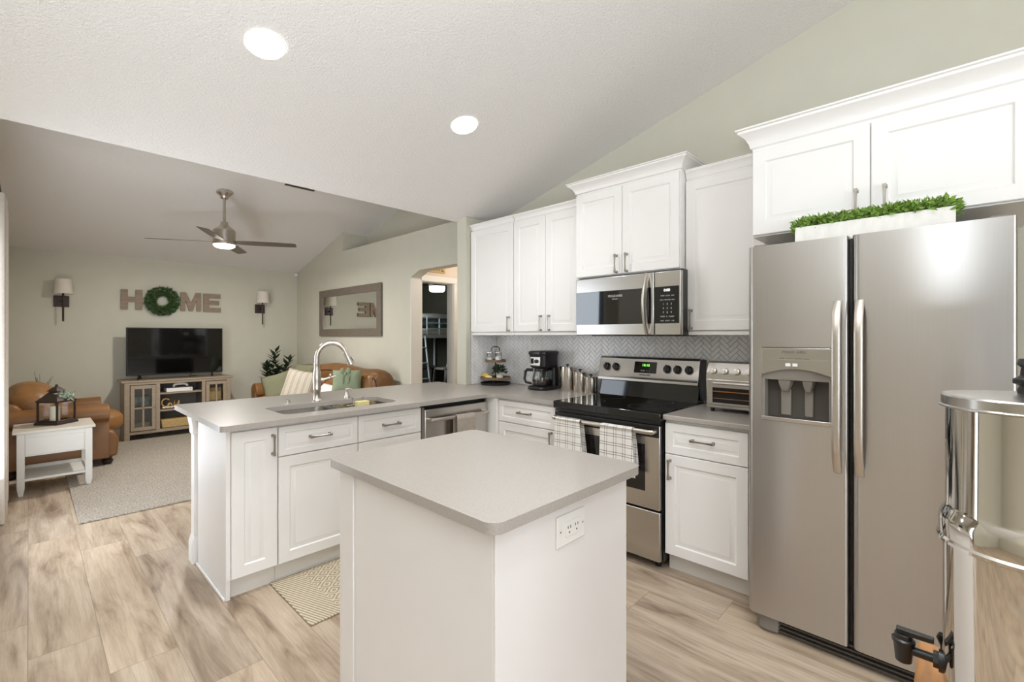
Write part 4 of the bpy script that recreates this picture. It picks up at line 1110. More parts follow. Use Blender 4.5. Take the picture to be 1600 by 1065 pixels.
MB().lathe((wx, yy, 0), [(.0125, zs + .016), (.0125, zs + .026)], 16).loft([[(wx + a, yy + .010 - .050 * k, z) for a, z in ((-.007 + .0015 * k, zs + .024 + .002 * k), (.007 - .0015 * k, zs + .024 + .002 * k), (.007 - .0015 * k, zs + .034), (-.007 + .0015 * k, zs + .034))] for k in (0, .5, 1)]).build('spigot_lever', M['black'], sp, bevel=0.001)
MB().tube([(wx + .012, wy + rw + .001, .858), (wx + .016, wy + rw + .004, .85), (wx + .02, wy + rw - .001, .835), (wx + .018, wy + rw - .001, .795)], .004, 8).build('gauge_bracket', M['black'], t)

# ------------------------------------------------------------------ ceiling lights
def can(x, y, label):
    z = zk(y)
    t = thing('recessed_light', label, 'ceiling light', (x, y, z), 'recessed lights in the kitchen ceiling')
    an = math.atan(0.267)
    Nn = Vector((0, -math.sin(an) * 1.0, -math.cos(an)))
    Uu = Vector((1, 0, 0)); Vv = Vector((0, math.cos(an), -math.sin(an)))
    f_ = Fr((x, y, z), Uu, Vv, Nn)
    def ci(r, n): return [f_.p(r * math.cos(2 * PI * k / 40), r * math.sin(2 * PI * k / 40), n) for k in range(40)]
    MB().loft([ci(.0875, 0.001), ci(.086, .005), ci(.082, .006), ci(.080, .002)], False, False).build('trim_ring', M['white_trim'], t)
    MB().loft([ci(.081, 0.001), ci(.081, .0055)]).build('diffuser', M['can_glow'], t)
    return f_
for (x, y, lb) in ((0.766, 2.325, 'lit round recessed ceiling light nearer the living room side'), (1.955, 2.30, 'lit round recessed ceiling light nearer the wall cabinets')):
    f_ = can(x, y, lb)
    p = f_.p(0, 0, .02)
    area('can_lamp', p, p + Vector((0, 0, -1)), .14, .14, 6.5 if x > 1.5 else 4.6, WARM, 'DISK', math.radians(135 if x > 1.5 else 105))
for (x, y) in ((0.766, 0.75), (1.25, 0.1), (-0.5, -0.9), (1.0, -1.2), (-1.6, 1.6)):
    p = Vector((x, y, zk(y) - .03)); area('can_lamp', p, p + Vector((0, 0, -1)), .14, .14, 4.6, WARM, 'DISK', math.radians(105))

# ================================================================== living room
YB = 8.17
fb = FY(YB)
# vent and sensor
def ceil_frame(x, y):
    an = math.atan(0.266)
    return Fr((x, y, zl(y)), (1, 0, 0), (0, math.cos(an), -math.sin(an)), (0, -math.sin(an), -math.cos(an)))
t = thing('ceiling_vent', 'brown slotted air vent in the living room ceiling beside the header', 'vent', (2.22, 5.50, zl(5.50)))
fv = ceil_frame(2.22, 5.50)
MB().fbox(fv, -.17, .17, -.12, .12, 0.0, .008).build('frame', M['grille'], t, bevel=0.002)
vs = MB()
for i in range(8): vs.fbox(fv, -.15 + i * .04, -.13 + i * .04, -.10, .10, .008, .014)
vs.build('slat', M['dgrey'], t)
tag(MB().box(3.135, 3.185, 8.12, 8.165, 2.385, 2.432).build('corner_sensor', M['plate'], bevel=0.006, origin=(3.16, 8.14, 2.385)), 'small white alarm sensor high in the corner of the living room', 'sensor')

# ceiling fan
cxf, cyf = 1.545, 6.03
zc = zl(cyf)
t = thing('ceiling_fan', 'silver ceiling fan with four blades and lit round lamp', 'ceiling fan', (cxf, cyf, zc))
MB().lathe((cxf, cyf, 0), [(.080, zc + .015), (.082, zc - .018), (.074, zc - .026), (.046, zc - .05), (.040, zc - .075), (.018, zc - .085)], 28).build('canopy', M['nickel'], t)
MB().cyl((cxf, cyf, zc - .08), (cxf, cyf, 2.64), .0145, n=14).build('downrod', M['nickel'], t)
MB().lathe((cxf, cyf, 0), [(.016, 2.668), (.038, 2.662), (.040, 2.63), (.056, 2.612), (.105, 2.575), (.113, 2.565), (.113, 2.44), (.118, 2.436), (.118, 2.426), (.112, 2.42), (.112, 2.405)], 36).build('motor_housing', M['nickel'], t)
MB().lathe((cxf, cyf, 0), [(.108, 2.406), (.106, 2.388), (.08, 2.372), (.04, 2.366), (.0, 2.365)], 32).build('lamp', M['fan_glow'], t)
for a in (150, 60, -30, -119):
    fr_ = Fr((cxf, cyf, 2.437), (math.cos(math.radians(a)), math.sin(math.radians(a)), 0), (0, 0, 1), (math.sin(math.radians(a)), -math.cos(math.radians(a)), 0))
    tl = math.radians(11); lo = []
    for q, w_ in ((.10, .035), (.15, .050), (.30, .062), (.55, .060), (.72, .055), (.752, .045)):
        s_, c_ = math.sin(tl), math.cos(tl)
        lo.append([fr_.p(q, -w_ * s_ - .003 * c_, -w_ * c_ + .003 * s_), fr_.p(q, w_ * s_ - .003 * c_, w_ * c_ + .003 * s_), fr_.p(q, w_ * s_ + .003 * c_, w_ * c_ - .003 * s_), fr_.p(q, -w_ * s_ + .003 * c_, -w_ * c_ - .003 * s_)])
    MB().loft(lo).build('blade', M['fanblade'], t)
area('fan_lamp', (cxf, cyf, 2.355), (cxf, cyf, 0), .18, .18, 36, (1, .97, .92), 'DISK')

# wall sconces
def sconce(x, label, side):
    t = thing('wall_sconce', label, 'wall lamp', (x, YB, 1.80), 'pair of wall sconces')
    MB().box(x - .072, x + .072, YB - .022, YB - .001, 1.733, 1.873).build('back_plate', M['bronze'], t, bevel=0.003)
    ox = x + .012
    MB().tube([(x, YB - .02, 1.80), (x, YB - .10, 1.80)], .009, 8).tube([(ox, YB - .105, 1.548), (ox, YB - .105, 1.93)], .010, 8).puff((x, YB - .05, 1.803), .03, .03, .03, 2).build('arm', M['bronze'], t)
    MB().lathe((ox, YB - .125, 0), [(.094, 1.893), (.078, 2.075)], 36, caps=False).lathe((ox, YB - .125, 0), [(.091, 1.894), (.076, 2.074)], 36, caps=False).build('lamp_shade', M['shade'], t)
    MB().lathe((ox, YB - .125, 0), [(.0, 1.918), (.016, 1.92), (.016, 1.96), (.028, 1.985), (.03, 2.02), (.0, 2.045)], 16).build('bulb', M['plate'], t)
sconce(0.285, 'dark bronze wall sconce with linen shade beside the curtain', 1)
sconce(2.595, 'dark bronze wall sconce with linen shade near the room corner and potted plant', 1)

# letters and wreath
def letter(name, polys, x, z0, label):
    mb = MB()
    for p in polys: mb.prism([(x + a, z0 + b) for a, b in p], 'y', YB - .032, YB - .004)
    tag(mb.build(name, M['letter'], origin=(x, YB, z0), bevel=0.0), label, 'letter', 'wooden letters on the wall')
h = .272
letter('letter_h', [[(0, 0), (.072, 0), (.072, h), (0, h)], [(.156, 0), (.228, 0), (.228, h), (.156, h)], [(.072, .105), (.156, .105), (.156, .172), (.072, .172)]], 0.862, 1.728, 'weathered wooden letter H to the side of the green wreath')
letter('letter_m', [[(0, 0), (.058, 0), (.058, h), (0, h)], [(.197, 0), (.255, 0), (.255, h), (.197, h)], [(.058, h), (.058, .165), (.105, 0.0), (.150, 0.0), (.197, .165), (.197, h), (.190, h), (.1275, .12), (.065, h)]], 1.528, 1.730, 'weathered wooden letter M between the wreath and letter E')
letter('letter_e', [[(0, 0), (.072, 0), (.072, h), (0, h)], [(.072, 0), (.226, 0), (.226, .064), (.072, .064)], [(.072, .106), (.205, .106), (.205, .17), (.072, .17)], [(.072, h - .064), (.222, h - .064), (.222, h), (.072, h)]], 1.812, 1.728, 'weathered wooden letter E at the end nearest the sconce and corner')
t = thing('wreath', 'round green leaf wreath standing for the letter O', 'wreath', (1.313, YB, 1.857))
MB().tube([(1.313 + .135 * math.cos(a), YB - .035, 1.857 + .135 * math.sin(a)) for a in [2 * PI * i / 32 for i in range(32)]], .016, 8, closed=True).build('vine_ring', M['stem'], t)
lf = MB()
for i in range(1250):
    a = random.uniform(0, 2 * PI); b = random.uniform(0, 2 * PI); rr = .140 + .036 * math.cos(b)
    p = (1.313 + rr * math.cos(a), YB - .040 + .028 * math.sin(b), 1.857 + rr * math.sin(a))
    d = (math.cos(a) * math.cos(b) * 1.2 + random.uniform(-1, 1) - .5 * math.sin(a), -random.uniform(0, 1.0), math.sin(a) * math.cos(b) * 1.2 + random.uniform(-1, 1) + .5 * math.cos(a))
    lf.leaf(p, d, random.uniform(.030, .062), random.uniform(.012, .020))
lf.build('leaves', M['leafw'], t, smooth=0)

# television
t = thing('television', 'large black flat screen television standing on the media console', 'television', (1.44, 7.88, .777))
MB().box(.885, 1.992, 7.865, 7.905, .833, 1.477).box(1.1, 1.78, 7.905, 7.94, .87, 1.25).build('case', M['black'], t, bevel=0.004)
MB().box(.896, 1.981, 7.862, 7.866, .852, 1.466).build('screen', M['blackgl'], t)
for x in (1.02, 1.86):
    MB().tube([(x, 7.885, .85), (x - .02, 7.80, .789)], .011, 8).tube([(x, 7.885, .85), (x + .03, 7.97, .789)], .011, 8).build('foot', M['black'], t)
# media console
t = thing('media_console', 'greige wooden media console with two glass doors and open shelves', 'media console', (1.45, 7.92, 0))
c0, c1, d0, d1 = .850, 2.062, 7.735, 8.13
MB().box(c0 - .03, c1 + .03, d0 - .02, d1 + .01, .752, .777).build('top', M['stand'], t, bevel=0.006)
MB().box(c0, c0 + .03, d0, d1, .0, .752).box(c1 - .03, c1, d0, d1, .0, .752).build('side_panel', M['stand'], t, bevel=0.003)
fc = FY(d0)
MB().fbox(fc, c0, c0 + .055, 0, .752, 0, .012).fbox(fc, c1 - .055, c1, 0, .752, 0, .012).fbox(fc, c0 + .055, c1 - .055, .722, .752, 0, .012).fbox(fc, c0 + .055, c1 - .055, .075, .115, 0, .012).fbox(fc, 1.178, 1.222, .115, .722, 0, .012).fbox(fc, 1.70, 1.744, .115, .722, 0, .012).build('face_frame', M['stand'], t, bevel=0.002)
MB().box(c0 + .03, c1 - .03, 8.11, 8.125, .10, .75).box(1.19, 1.21, d0, 8.11, .10, .75).box(1.712, 1.732, d0, 8.11, .10, .75).box(c0 + .03, c1 - .03, d0, 8.11, .09, .11).build('carcass', M['standin'], t)
for z in (.345, .575): MB().box(1.21, 1.712, d0 + .01, 8.11, z, z + .02).build('shelf', M['stand'], t)
for a, b in ((c0 + .03, 1.19), (1.732, c1 - .03)): MB().box(a, b, d0 + .04, 8.11, .40, .415).build('inner_shelf', M['standin'], t)
for a, b, hx in ((.91, 1.174, 1.158), (1.748, 2.004, 1.764)):
    dd = MB().fbox(fc, a, a + .042, .122, .715, .012, .028).fbox(fc, b - .042, b, .122, .715, .012, .028).fbox(fc, a + .042, b - .042, .122, .168, .012, .028).fbox(fc, a + .042, b - .042, .669, .715, .012, .028).fbox(fc, (a + b) / 2 - .010, (a + b) / 2 + .010, .168, .669, .012, .026).fbox(fc, a + .042, b - .042, .407, .427, .012, .026).build('door', M['stand'], t, bevel=0.002)
    MB().fbox(fc, a + .04, b - .04, .166, .671, .015, .018).build('glass', M['glass'], dd)
    MB().lathe((hx, d0 - .028, .43), [(.005, 0), (.005, -.012), (.010, -.016), (.009, -.022), (0, -.023)], 14, axis='y').build('knob', M['pull'], dd)
for i, (x, y, z, sx_, sz_, m, lb) in enumerate(((1.04, 7.93, .112, .20, .10, 'green_pillow', 'folded grey green blanket at the bottom behind the console door near the armchair'), (1.04, 7.93, .416, .20, .14, 'blanket', 'folded blue grey blanket on the upper shelf behind the console door near the armchair'), (1.88, 7.93, .416, .18, .19, 'wicker', 'small wicker basket behind the console door near the sofa'))):
    tag(MB().box(x - sx_ / 2, x + sx_ / 2, y - .11, y + .11, z, z + sz_).build('storage_basket' if i == 2 else 'folded_blanket', M[m], bevel=0.02, seg=3, origin=(x, y, z)), lb, 'basket' if i == 2 else 'blanket')
t = thing('game_console', 'white game console lying on the top shelf of the media console', 'game console', (1.45, 7.88, .595))
MB().box(1.30, 1.60, 7.77, 7.98, .597, .648).build('case', M['plate'], t, bevel=0.004)
MB().lathe((1.575, 7.77, .625), [(.006, 0), (.006, -.002), (0, -.002)], 12, axis='y').build('power_button', M['black'], t)
tag(MB().tube([(1.39, 7.84, .665), (1.40, 7.83, .690), (1.44, 7.83, .702), (1.50, 7.83, .702), (1.54, 7.83, .690), (1.55, 7.84, .665)], [.016, .018, .02, .02, .018, .016], 10).build('game_controller', M['plate'], origin=(1.47, 7.83, .65)), 'white game controller resting on the white console box', 'game controller')
ws = thing('script_sign', 'cursive gold and white word ornament on the middle shelf', 'ornament', (1.40, 7.82, .365))
sc = []
for i in range(15): sc.append((1.265 + .055 * i / 14 + .045 * math.sin(i * .0), 7.82, .40))
MB().tube([(1.30 + .045 * math.cos(a), 7.82, .45 + .055 * math.sin(a)) for a in [math.radians(40 + 16 * i) for i in range(20)]] + [(1.32, 7.82, .382), (1.27, 7.82, .388)], .010, 8).tube([(1.345 + .022 * math.cos(a), 7.82, .41 + .03 * math.sin(a)) for a in [math.radians(20 * i) for i in range(19)]] + [(1.385, 7.82, .385), (1.40, 7.82, .47), (1.405, 7.82, .385), (1.43, 7.82, .42), (1.45, 7.82, .47), (1.45, 7.82, .385), (1.475, 7.82, .415), (1.485, 7.82, .385), (1.52, 7.82, .40)], .008, 8).build('script_letters', M['gold'], ws)
MB().tube([(1.26 + .2 * i / 14, 7.806, .386 + .008 * math.cos(i * 2.2)) for i in range(15)], .008, 8).build('white_flourish', M['plate'], ws)
t = thing('basket', 'long pale wicker basket on the bottom shelf of the media console', 'basket', (1.44, 7.87, .112))
MB().loft([[(a, b, z) for a, b in ((1.25 - o_, 7.76 - o_), (1.66 + o_, 7.76 - o_), (1.66 + o_, 7.98 + o_), (1.25 - o_, 7.98 + o_))] for z, o_ in ((.112, 0), (.225, .012))]).build('body', M['wicker'], t, bevel=0.01)
tag(MB().tube([(1.66, 8.02, .86), (1.63, 8.04, .80), (1.62, 8.06, .781), (1.70, 8.08, .781)], .004, 6).build('power_cord', M['black'], origin=(1.65, 8.04, .78)), 'black cord hanging behind the television to the console top', 'cord')

# rug
tag(MB().box(.25, 2.20, 4.58, 7.70, .001, .014).build('area_rug', M['rug'], bevel=0.004, origin=(1.2, 6.1, .001)), 'large speckled beige shag rug on the living room floor', 'rug')

# curtain
cv = MB(); a_, b_ = [], []
for i in range(61):
    y = 4.95 + .72 * i / 60
    x = -.150 + .034 * math.sin(i * .68) + .006 * math.sin(i * 1.9)
    a_.append((x, y))
cv.loft([[(x, y, z) for x, y in a_] + [(x - .004, y, z) for x, y in reversed(a_)] for z in (.012, .8, 1.6, 2.40)])
ct_ = thing('curtain', 'long cream linen curtain at the sliding door edge', 'curtain', (-.15, 5.3, 0))
cv.build('panel', M['curtain'], ct_, smooth=60)
cr = thing('curtain_rod', 'dark curtain rod with round finial above the sliding door', 'curtain rod', (-.15, 4.6, 2.42))
MB().cyl((-.15, 3.5, 2.425), (-.15, 5.74, 2.425), .012, n=14).puff((-.15, 5.755, 2.425), .045, .045, .045, 2).build('rod', M['bronze'], cr)
MB().box(-.23, -.138, 5.60, 5.62, 2.405, 2.445).box(-.23, -.138, 3.6, 3.62, 2.405, 2.445).build('bracket', M['bronze'], cr)

# armchair (faces +X)
t = thing('leather_armchair', 'cognac leather rolled arm chair behind the white side table', 'armchair', (.22, 6.87, 0))
MB().box(-.17, .60, 6.46, 7.28, .085, .36).build('base', M['leather'], t, bevel=0.03, seg=3)
def rollarm(y0, y1, x0, x1, ztop, r, yc):
    mb = MB()
    pr = [(y0, .09), (y1, .09), (y1, ztop - r)] + [(yc + r * math.cos(math.radians(a)), ztop - r + r * math.sin(math.radians(a))) for a in range(0, 181, 20)][0:10] + [(yc - r * .95, ztop - r * 1.35), (yc - r * .55, ztop - r * 1.75), (y0, ztop - r * 2.0)]
    mb.prism(pr, 'x', x0, x1); return mb
rollarm(6.40, 6.56, -.16, .585, .652, .105, 6.47).build('arm', M['leather'], t, bevel=0.018, seg=3)
mb = MB(); mb.v = [(x, 13.74 - y, z) for x, y, z in rollarm(6.40, 6.56, -.16, .585, .652, .105, 6.47).v]; mb.f = [f[::-1] for f in rollarm(6.40, 6.56, -.16, .585, .652, .105, 6.47).f]
mb.build('arm', M['leather'], t, bevel=0.018, seg=3)
MB().prism([(.56, .09), (.655, .10), (.665, .28), (.63, .36), (.56, .38)], 'y', 6.42, 7.32).build('front_panel', M['leather'], t, bevel=0.025, seg=3)
MB().puff((.34, 6.87, .43), .80, .66, .24, 3.5).build('seat_cushion', M['leather2'], t)
MB().prism([(-.19, .10), (.02, .10), (-.05, .66), (-.09, .71), (-.15, .71), (-.205, .66)], 'y', 6.46, 7.28).build('backrest', M['leather'], t, bevel=0.04, seg=4)
def tilt(q):
    return Vector((q.x * (1 - .5 * q.z) - .22 * q.z + .012 * math.sin(q.y * 26), q.y, q.z))
MB().puff((.045, 6.87, .665), .40, .74, .46, 2.6, fn=tilt).build('back_cushion', M['leather2'], t)
for xx, z0 in ((.575, .0142), (-.12, 0.0)):
    for yy in (6.48, 7.26):
        MB().lathe((xx, yy, 0), [(.030, z0), (.045, z0 + .02), (.05, z0 + .04), (.035, .07), (.045, .092)], 20).build('foot', M['darkwood'], t)
# dried twigs behind the armchair
tg = MB()
for i in range(9):
    a = random.uniform(-.6, .8); tg.tube([(.09, 7.72, .55), (.09 + a * .06, 7.72, .72), (.09 + a * .16, 7.72 + random.uniform(-.05, .05), random.uniform(.82, .96))], [.004, .003, .0015], 5)
t = thing('dried_twigs', 'thin dark twigs in a vase in the corner behind the armchair', 'dried plant', (.09, 7.72, 0))
tg.build('twigs', M['stem'], t)
MB().lathe((.09, 7.72, 0), [(.08, 0), (.11, .12), (.10, .32), (.05, .48), (.055, .58)], 20).build('vase', M['darkwood'], t)

# white side table
t = thing('end_table', 'white end table with drawer and low shelf beside the armchair', 'table', (.165, 5.965, 0))
x0, x1, y0, y1 = -.098, .425, 5.70, 6.22
MB().box(x0, x1, y0, y1, .532, .555).build('table_top', M['tabletop'], t, bevel=0.004)
for xx, yy, z0 in ((x0 + .05, y0 + .04, 0), (x1 - .045, y0 + .04, .0142), (x0 + .05, y1 - .04, 0), (x1 - .045, y1 - .04, .0142)):
    MB().loft([[(xx + a * r_, yy + b * r_, z) for a, b in ((-1, -1), (1, -1), (1, 1), (-1, 1))] for z, r_ in ((z0, .014), (.07, .024), (.532, .024))]).build('leg', M['white_wood'], t, bevel=0.002)
MB().box(x0 + .04, x1 - .04, y0 + .025, y1 - .025, .335, .532).build('apron', M['white_wood'], t)
MB().fbox(FY(y0 + .025), x0 + .078, x1 - .075, .345, .495, 0, .007).build('drawer', M['white_wood'], t, bevel=0.002)
MB().box(x0 + .05, x1 - .045, y0 + .03, y1 - .03, .125, .145).box(x0 + .05, x1 - .045, y1 - .05, y1 - .03, .145, .175).box(x0 + .05, x0 + .065, y0 + .04, y1 - .04, .145, .165).box(x1 - .06, x1 - .045, y0 + .04, y1 - .04, .145, .165).build('shelf', M['white_wood'], t, bevel=0.002)
# lantern with candle
lx, ly, lz = .178, 6.02, .555
t = thing('lantern', 'dark metal lantern with pagoda roof on the white end table', 'lantern', (lx, ly, lz))
def sq4(r, z): return [(lx + r * math.cos(math.radians(a)), ly + r * math.sin(math.radians(a)), z) for a in (0, 90, 180, 270)]
MB().loft([sq4(.148, lz + .0005), sq4(.148, lz + .02), sq4(.135, lz + .026)]).build('base', M['bronze'], t)
fm_ = MB()
for a in (0, 90, 180, 270):
    px_, py_ = lx + .122 * math.cos(math.radians(a)), ly + .122 * math.sin(math.radians(a))
    fm_.cyl((px_, py_, lz + .024), (px_, py_, lz + .212), .009, n=4)
for z in (.032, .208): fm_.tube(sq4(.122, lz + z), .008, 4, closed=True)
fm_.build('frame', M['bronze'], t)
MB().loft([sq4(.118, lz + .03), sq4(.118, lz + .208)], False, False).build('glass', M['glass'], t)
MB().loft([sq4(.138, lz + .208), sq4(.140, lz + .216), sq4(.085, lz + .262), sq4(.052, lz + .295), sq4(.050, lz + .303)]).loft([sq4(.050, lz + .300), sq4(.068, lz + .302), sq4(.060, lz + .309), sq4(.028, lz + .335), sq4(.010, lz + .345)]).puff((lx, ly, lz + .352), .022, .022, .024, 2).build('roof', M['bronze'], t)
c_ = thing('candle', 'ivory pillar candle standing inside the dark lantern', 'candle', (lx - .01, ly, lz + .026))
MB().lathe((lx - .01, ly, 0), [(.036, lz + .0265), (.036, lz + .165), (.03, lz + .168), (0, lz + .166)], 24).build('wax', M['candle'], c_)
MB().cyl((lx - .01, ly, lz + .165), (lx - .01, ly, lz + .176), .0015, n=6).build('wick', M['black'], c_)
lf = MB()
g0 = Vector((lx + .055, ly - .055, lz + .265))
for i in range(70):
    d = Vector((random.uniform(-1, 1), random.uniform(-1, .3), random.uniform(-.9, .6)))
    lf.leaf(g0 + Vector((random.uniform(-.05, .06), random.uniform(-.03, .03), random.uniform(-.045, .03))), d, random.uniform(.025, .04), random.uniform(.012, .02))
tag(lf.build('eucalyptus_sprig', M['leafs'], smooth=0, origin=tuple(g0)), 'pale silvery leaf sprig draped on the lantern roof', 'sprig')

# leather sofa (faces -X) along the wall
t = thing('leather_sofa', 'cognac leather camelback sofa against the wall under the mirror', 'sofa', (2.65, 6.1, 0))
MB().box(2.27, 3.02, 5.02, 7.26, .085, .36).build('base', M['leather'], t, bevel=0.03, seg=3)
XT = 2.985
ridge = [atx(u, v, XT) for u, v in ((605.5, 612), (605.5, 600), (605, 588), (601.5, 578.5), (592, 574.8), (575, 576.2), (559, 572.5), (545, 568.6), (534, 566.6), (526, 566), (515, 567), (503.5, 569), (493, 568.4), (484, 567.2), (478, 569.5), (474.5, 576))]
bl = MB(); loops = []
for p in ridge:
    z = p.z
    loops.append([(2.80, p.y, .12), (2.78, p.y, .45), (2.80, p.y, z - .16), (2.835, p.y, z - .085), (2.87, p.y, z - .05), (2.89, p.y, z - .02), (2.94, p.y, z), (3.02, p.y, z - .005), (3.08, p.y, z - .04), (3.10, p.y, z - .10), (3.09, p.y, z - .2), (3.09, p.y, .12)])
bl.loft(loops)
bko = bl.build('backrest', M['leather'], t, sub=1, smooth=60)
bl = MB()
bl.tube([(2.83, p.y * .996, p.z - .092) for p in ridge[1:-1]], .006, 6).build('welt', M['darkwood'], bko)
for yc, sgn in ((7.30, 1), (4.98, -1)):
    mb = MB(); r_ = .125
    pr = [(yc + sgn * .09, .09), (yc - sgn * .09, .09), (yc - sgn * .09, .55)] + [(yc - sgn * .02 - sgn * r_ * math.cos(math.radians(a)), .56 + r_ * math.sin(math.radians(a))) for a in range(-20, 201, 20)] + [(yc + sgn * .09, .45)]
    mb.prism(pr, 'x', 2.235, 2.95); mb.build('arm', M['leather'], t, bevel=0.02, seg=3)
for yc in (5.58, 6.70): MB().puff((2.55, yc, .44), .64, 1.08, .20, 4).build('seat_cushion', M['leather2'], t)
def bcf(q): return Vector((q.x + .22 * q.z, q.y, q.z + .05 * math.cos(q.y * 2.6)))
for yc in (5.58, 6.70): MB().puff((2.745, yc, .61), .20, 1.06, .36, 3.2, fn=bcf).build('back_cushion', M['leather2'], t)
for xx in (2.30, 3.0):
    for yy in (5.0, 7.28): MB().lathe((xx, yy, 0), [(.030, 0.0), (.045, .02), (.05, .04), (.035, .07), (.045, .092)], 18).build('foot', M['darkwood'], t)

def cushion(name, m, u, v, x, w, h, tk, yaw, lean, roll, label, group='cushions on the leather sofa'):
    p = atx(u, v, x)
    mt = Matrix.Rotation(math.radians(yaw), 4, 'Z') @ Matrix.Rotation(math.radians(90 - lean), 4, 'X') @ Matrix.Rotation(math.radians(roll), 4, 'Z')
    mb = MB().pillow(mt, w, h, tk)
    rx = mt
    o = MB(); o.v = [tuple(Vector(q)) for q in mb.v]; o.f = mb.f
    # keep the cloth pattern aligned with the cushion: mesh in its own frame, object rotated
    mb2 = MB().pillow(Matrix.Identity(4), w, h, tk)
    ob = mb2.build(name, m, smooth=80)
    ob.matrix_world = Matrix.Translation(p) @ mt
    tag(ob, label, 'cushion', group)
    return ob
# yaw -90 turns the cushion to face -X
cushion('cushion', M['green_pillow'], 436, 604, 2.46, .42, .42, .15, -35, 24, 18, 'olive green cushion leaning on the far sofa arm below the plant')
cushion('cushion', M['stripe'], 468, 605, 2.47, .47, .47, .16, -52, 20, -8, 'cream and brown striped cushion in front of the faucet')
cushion('cushion', M['green_pillow'], 474, 592, 2.70, .44, .44, .14, -78, 14, 0, 'olive green cushion mostly hidden behind the striped cushion')
cushion('cushion', M['white_fab'], 512, 622, 2.52, .36, .36, .13, -80, 22, 0, 'white cushion low behind the faucet and green bow cushion')
p = atx(542, 597, 2.60)
t = thing('bow_cushion', 'soft green cushion gathered with a bow on the sofa', 'cushion', tuple(p), 'cushions on the leather sofa', world=False)
t.rotation_euler = (0, 0, math.radians(-38))
MB().pillow(Matrix.Rotation(math.radians(72), 4, 'X'), .34, .30, .16).build('body', M['green2'], t, smooth=80)
bw = MB()
for sgn in (-1, 1):
    bw.puff((sgn * .035, -.075, .14), .05, .03, .075, 2).puff((sgn * .03, -.085, .03), .03, .016, .12, 2)
bw.puff((0, -.085, .105), .035, .035, .035, 2)
bw.build('bow', M['green2'], t)
cushion('lumbar_cushion', M['leather2'], 567, 600, 2.80, .42, .26, .14, -76, 18, 0, 'tan leather cushion at the sofa end nearest the doorway')

# plant in the corner
t = thing('potted_fig', 'dark broad leaved fig plant in the corner behind the sofa arm', 'plant', (2.58, 7.72, 0))
MB().lathe((2.58, 7.72, 0), [(.10, 0), (.13, .05), (.15, .28), (.14, .30), (.0, .29)], 24).build('pot', M['darkwood'], t)
st = MB(); lf = MB()
tips = [aty(u, v, 7.72) for u, v in ((430, 556), (452, 566), (417, 575), (424, 592), (436, 578))]
for k, tp in enumerate(tips):
    b0 = Vector((2.58, 7.72, .29)); st.tube([b0, b0.lerp(tp, .5) + Vector((0, 0, .05)), tp], [.010, .007, .004], 6)
    for i in range(24):
        q = b0.lerp(tp, .58 + .44 * i / 23) + Vector((0, 0, .03))
        a = i * 2.4 + k
        d = Vector((math.cos(a), .6 * math.sin(a),   .35 + .5 * (i / 23)))
        lf.leaf(q, d, random.uniform(.10, .16), random.uniform(.06, .085), up=(0, 0, 1), cup=.06)
st.build('stem', M['stem'], t); lf.build('leaves', M['leafd'], t, smooth=0)

# wall mirror
t = thing('wall_mirror', 'wide wall mirror in a grey driftwood frame above the sofa', 'mirror', (3.17, 6.3, 1.36))
m0, m1, z0, z1 = 5.388, 7.225, 1.362, 2.062
w_ = .105
fr_ = MB()
for q in ([(m0, z0), (m1, z0), (m1 - w_, z0 + w_), (m0 + w_, z0 + w_)], [(m1, z0), (m1, z1), (m1 - w_, z1 - w_), (m1 - w_, z0 + w_)], [(m1, z1), (m0, z1), (m0 + w_, z1 - w_), (m1 - w_, z1 - w_)], [(m0, z1), (m0, z0), (m0 + w_, z0 + w_), (m0 + w_, z1 - w_)]):
    fr_.prism(q, 'x', 3.158, 3.188)
fr_.build('frame', M['mframe'], t, bevel=0.004)
MB().box(3.170, 3.186, m0 + w_ - .01, m1 - w_ + .01, z0 + w_ - .01, z1 - w_ + .01).build('mirror_glass', M['mirror'], t)

# ------------------------------------------------------------------ bedroom seen through the doorway
sg = thing('wooden_sign', 'wooden word sign above the bedroom door in the hall', 'sign', (3.55, 4.74, 2.17))
fs = FY(4.744)
MB().fbox(fs, 3.385, 3.70, 2.165, 2.335, 0, .016).build('board', M['wicker'], sg, bevel=0.002)
text('sign_lettering', 'BRAVE', fs, 3.545, 2.226, .0165, .135, M['inkb'], sg, sx=.66)

fbk = FY(7.0)
bt = thing('loft_bed', 'white metal loft bed in the dark bedroom', 'bed', (5.6, 7.5, 0))
bx0, bx1, by0, by1 = 4.75, 5.95, 6.95, 7.95
pm_ = MB()
for x in (4.78, 5.93):
    for y in (by0, by1): pm_.cyl((x, y, 0), (x, y, 1.72), .02, n=10)
pm_.build('post', M['white_metal'], bt)
rl = MB()
for z in (1.70, 1.60, 1.50): rl.cyl((5.02, by0, z), (bx1, by0, z), .013, n=8)
for x in (5.02, 5.30, 5.60): rl.cyl((x, by0, 1.36), (x, by0, 1.70), .012, n=8)
rl.build('guard_rail', M['white_metal'], bt)
MB().box(4.75, bx1, by0 - .02, by1, 1.325, 1.385).build('bed_frame', M['white_metal'], bt, bevel=.004)
MB().box(4.80, 5.92, by0 + .02, by1 - .02, 1.387, 1.50).build('mattress', M['white_fab'], bt, bevel=.03)
ld_ = MB()
ld_.cyl((4.96, 6.93, 1.36), (4.86, 6.55, 0.005), .016, n=8).cyl((4.60, 6.93, 1.36), (4.50, 6.55, 0.005), .016, n=8)
for i in range(5):
    q = .15 + i * .2; ld_.cyl((4.96 - .1 * q, 6.93 - .38 * q, 1.36 * (1 - q)), (4.60 - .1 * q, 6.93 - .38 * q, 1.36 * (1 - q)), .012, n=8)
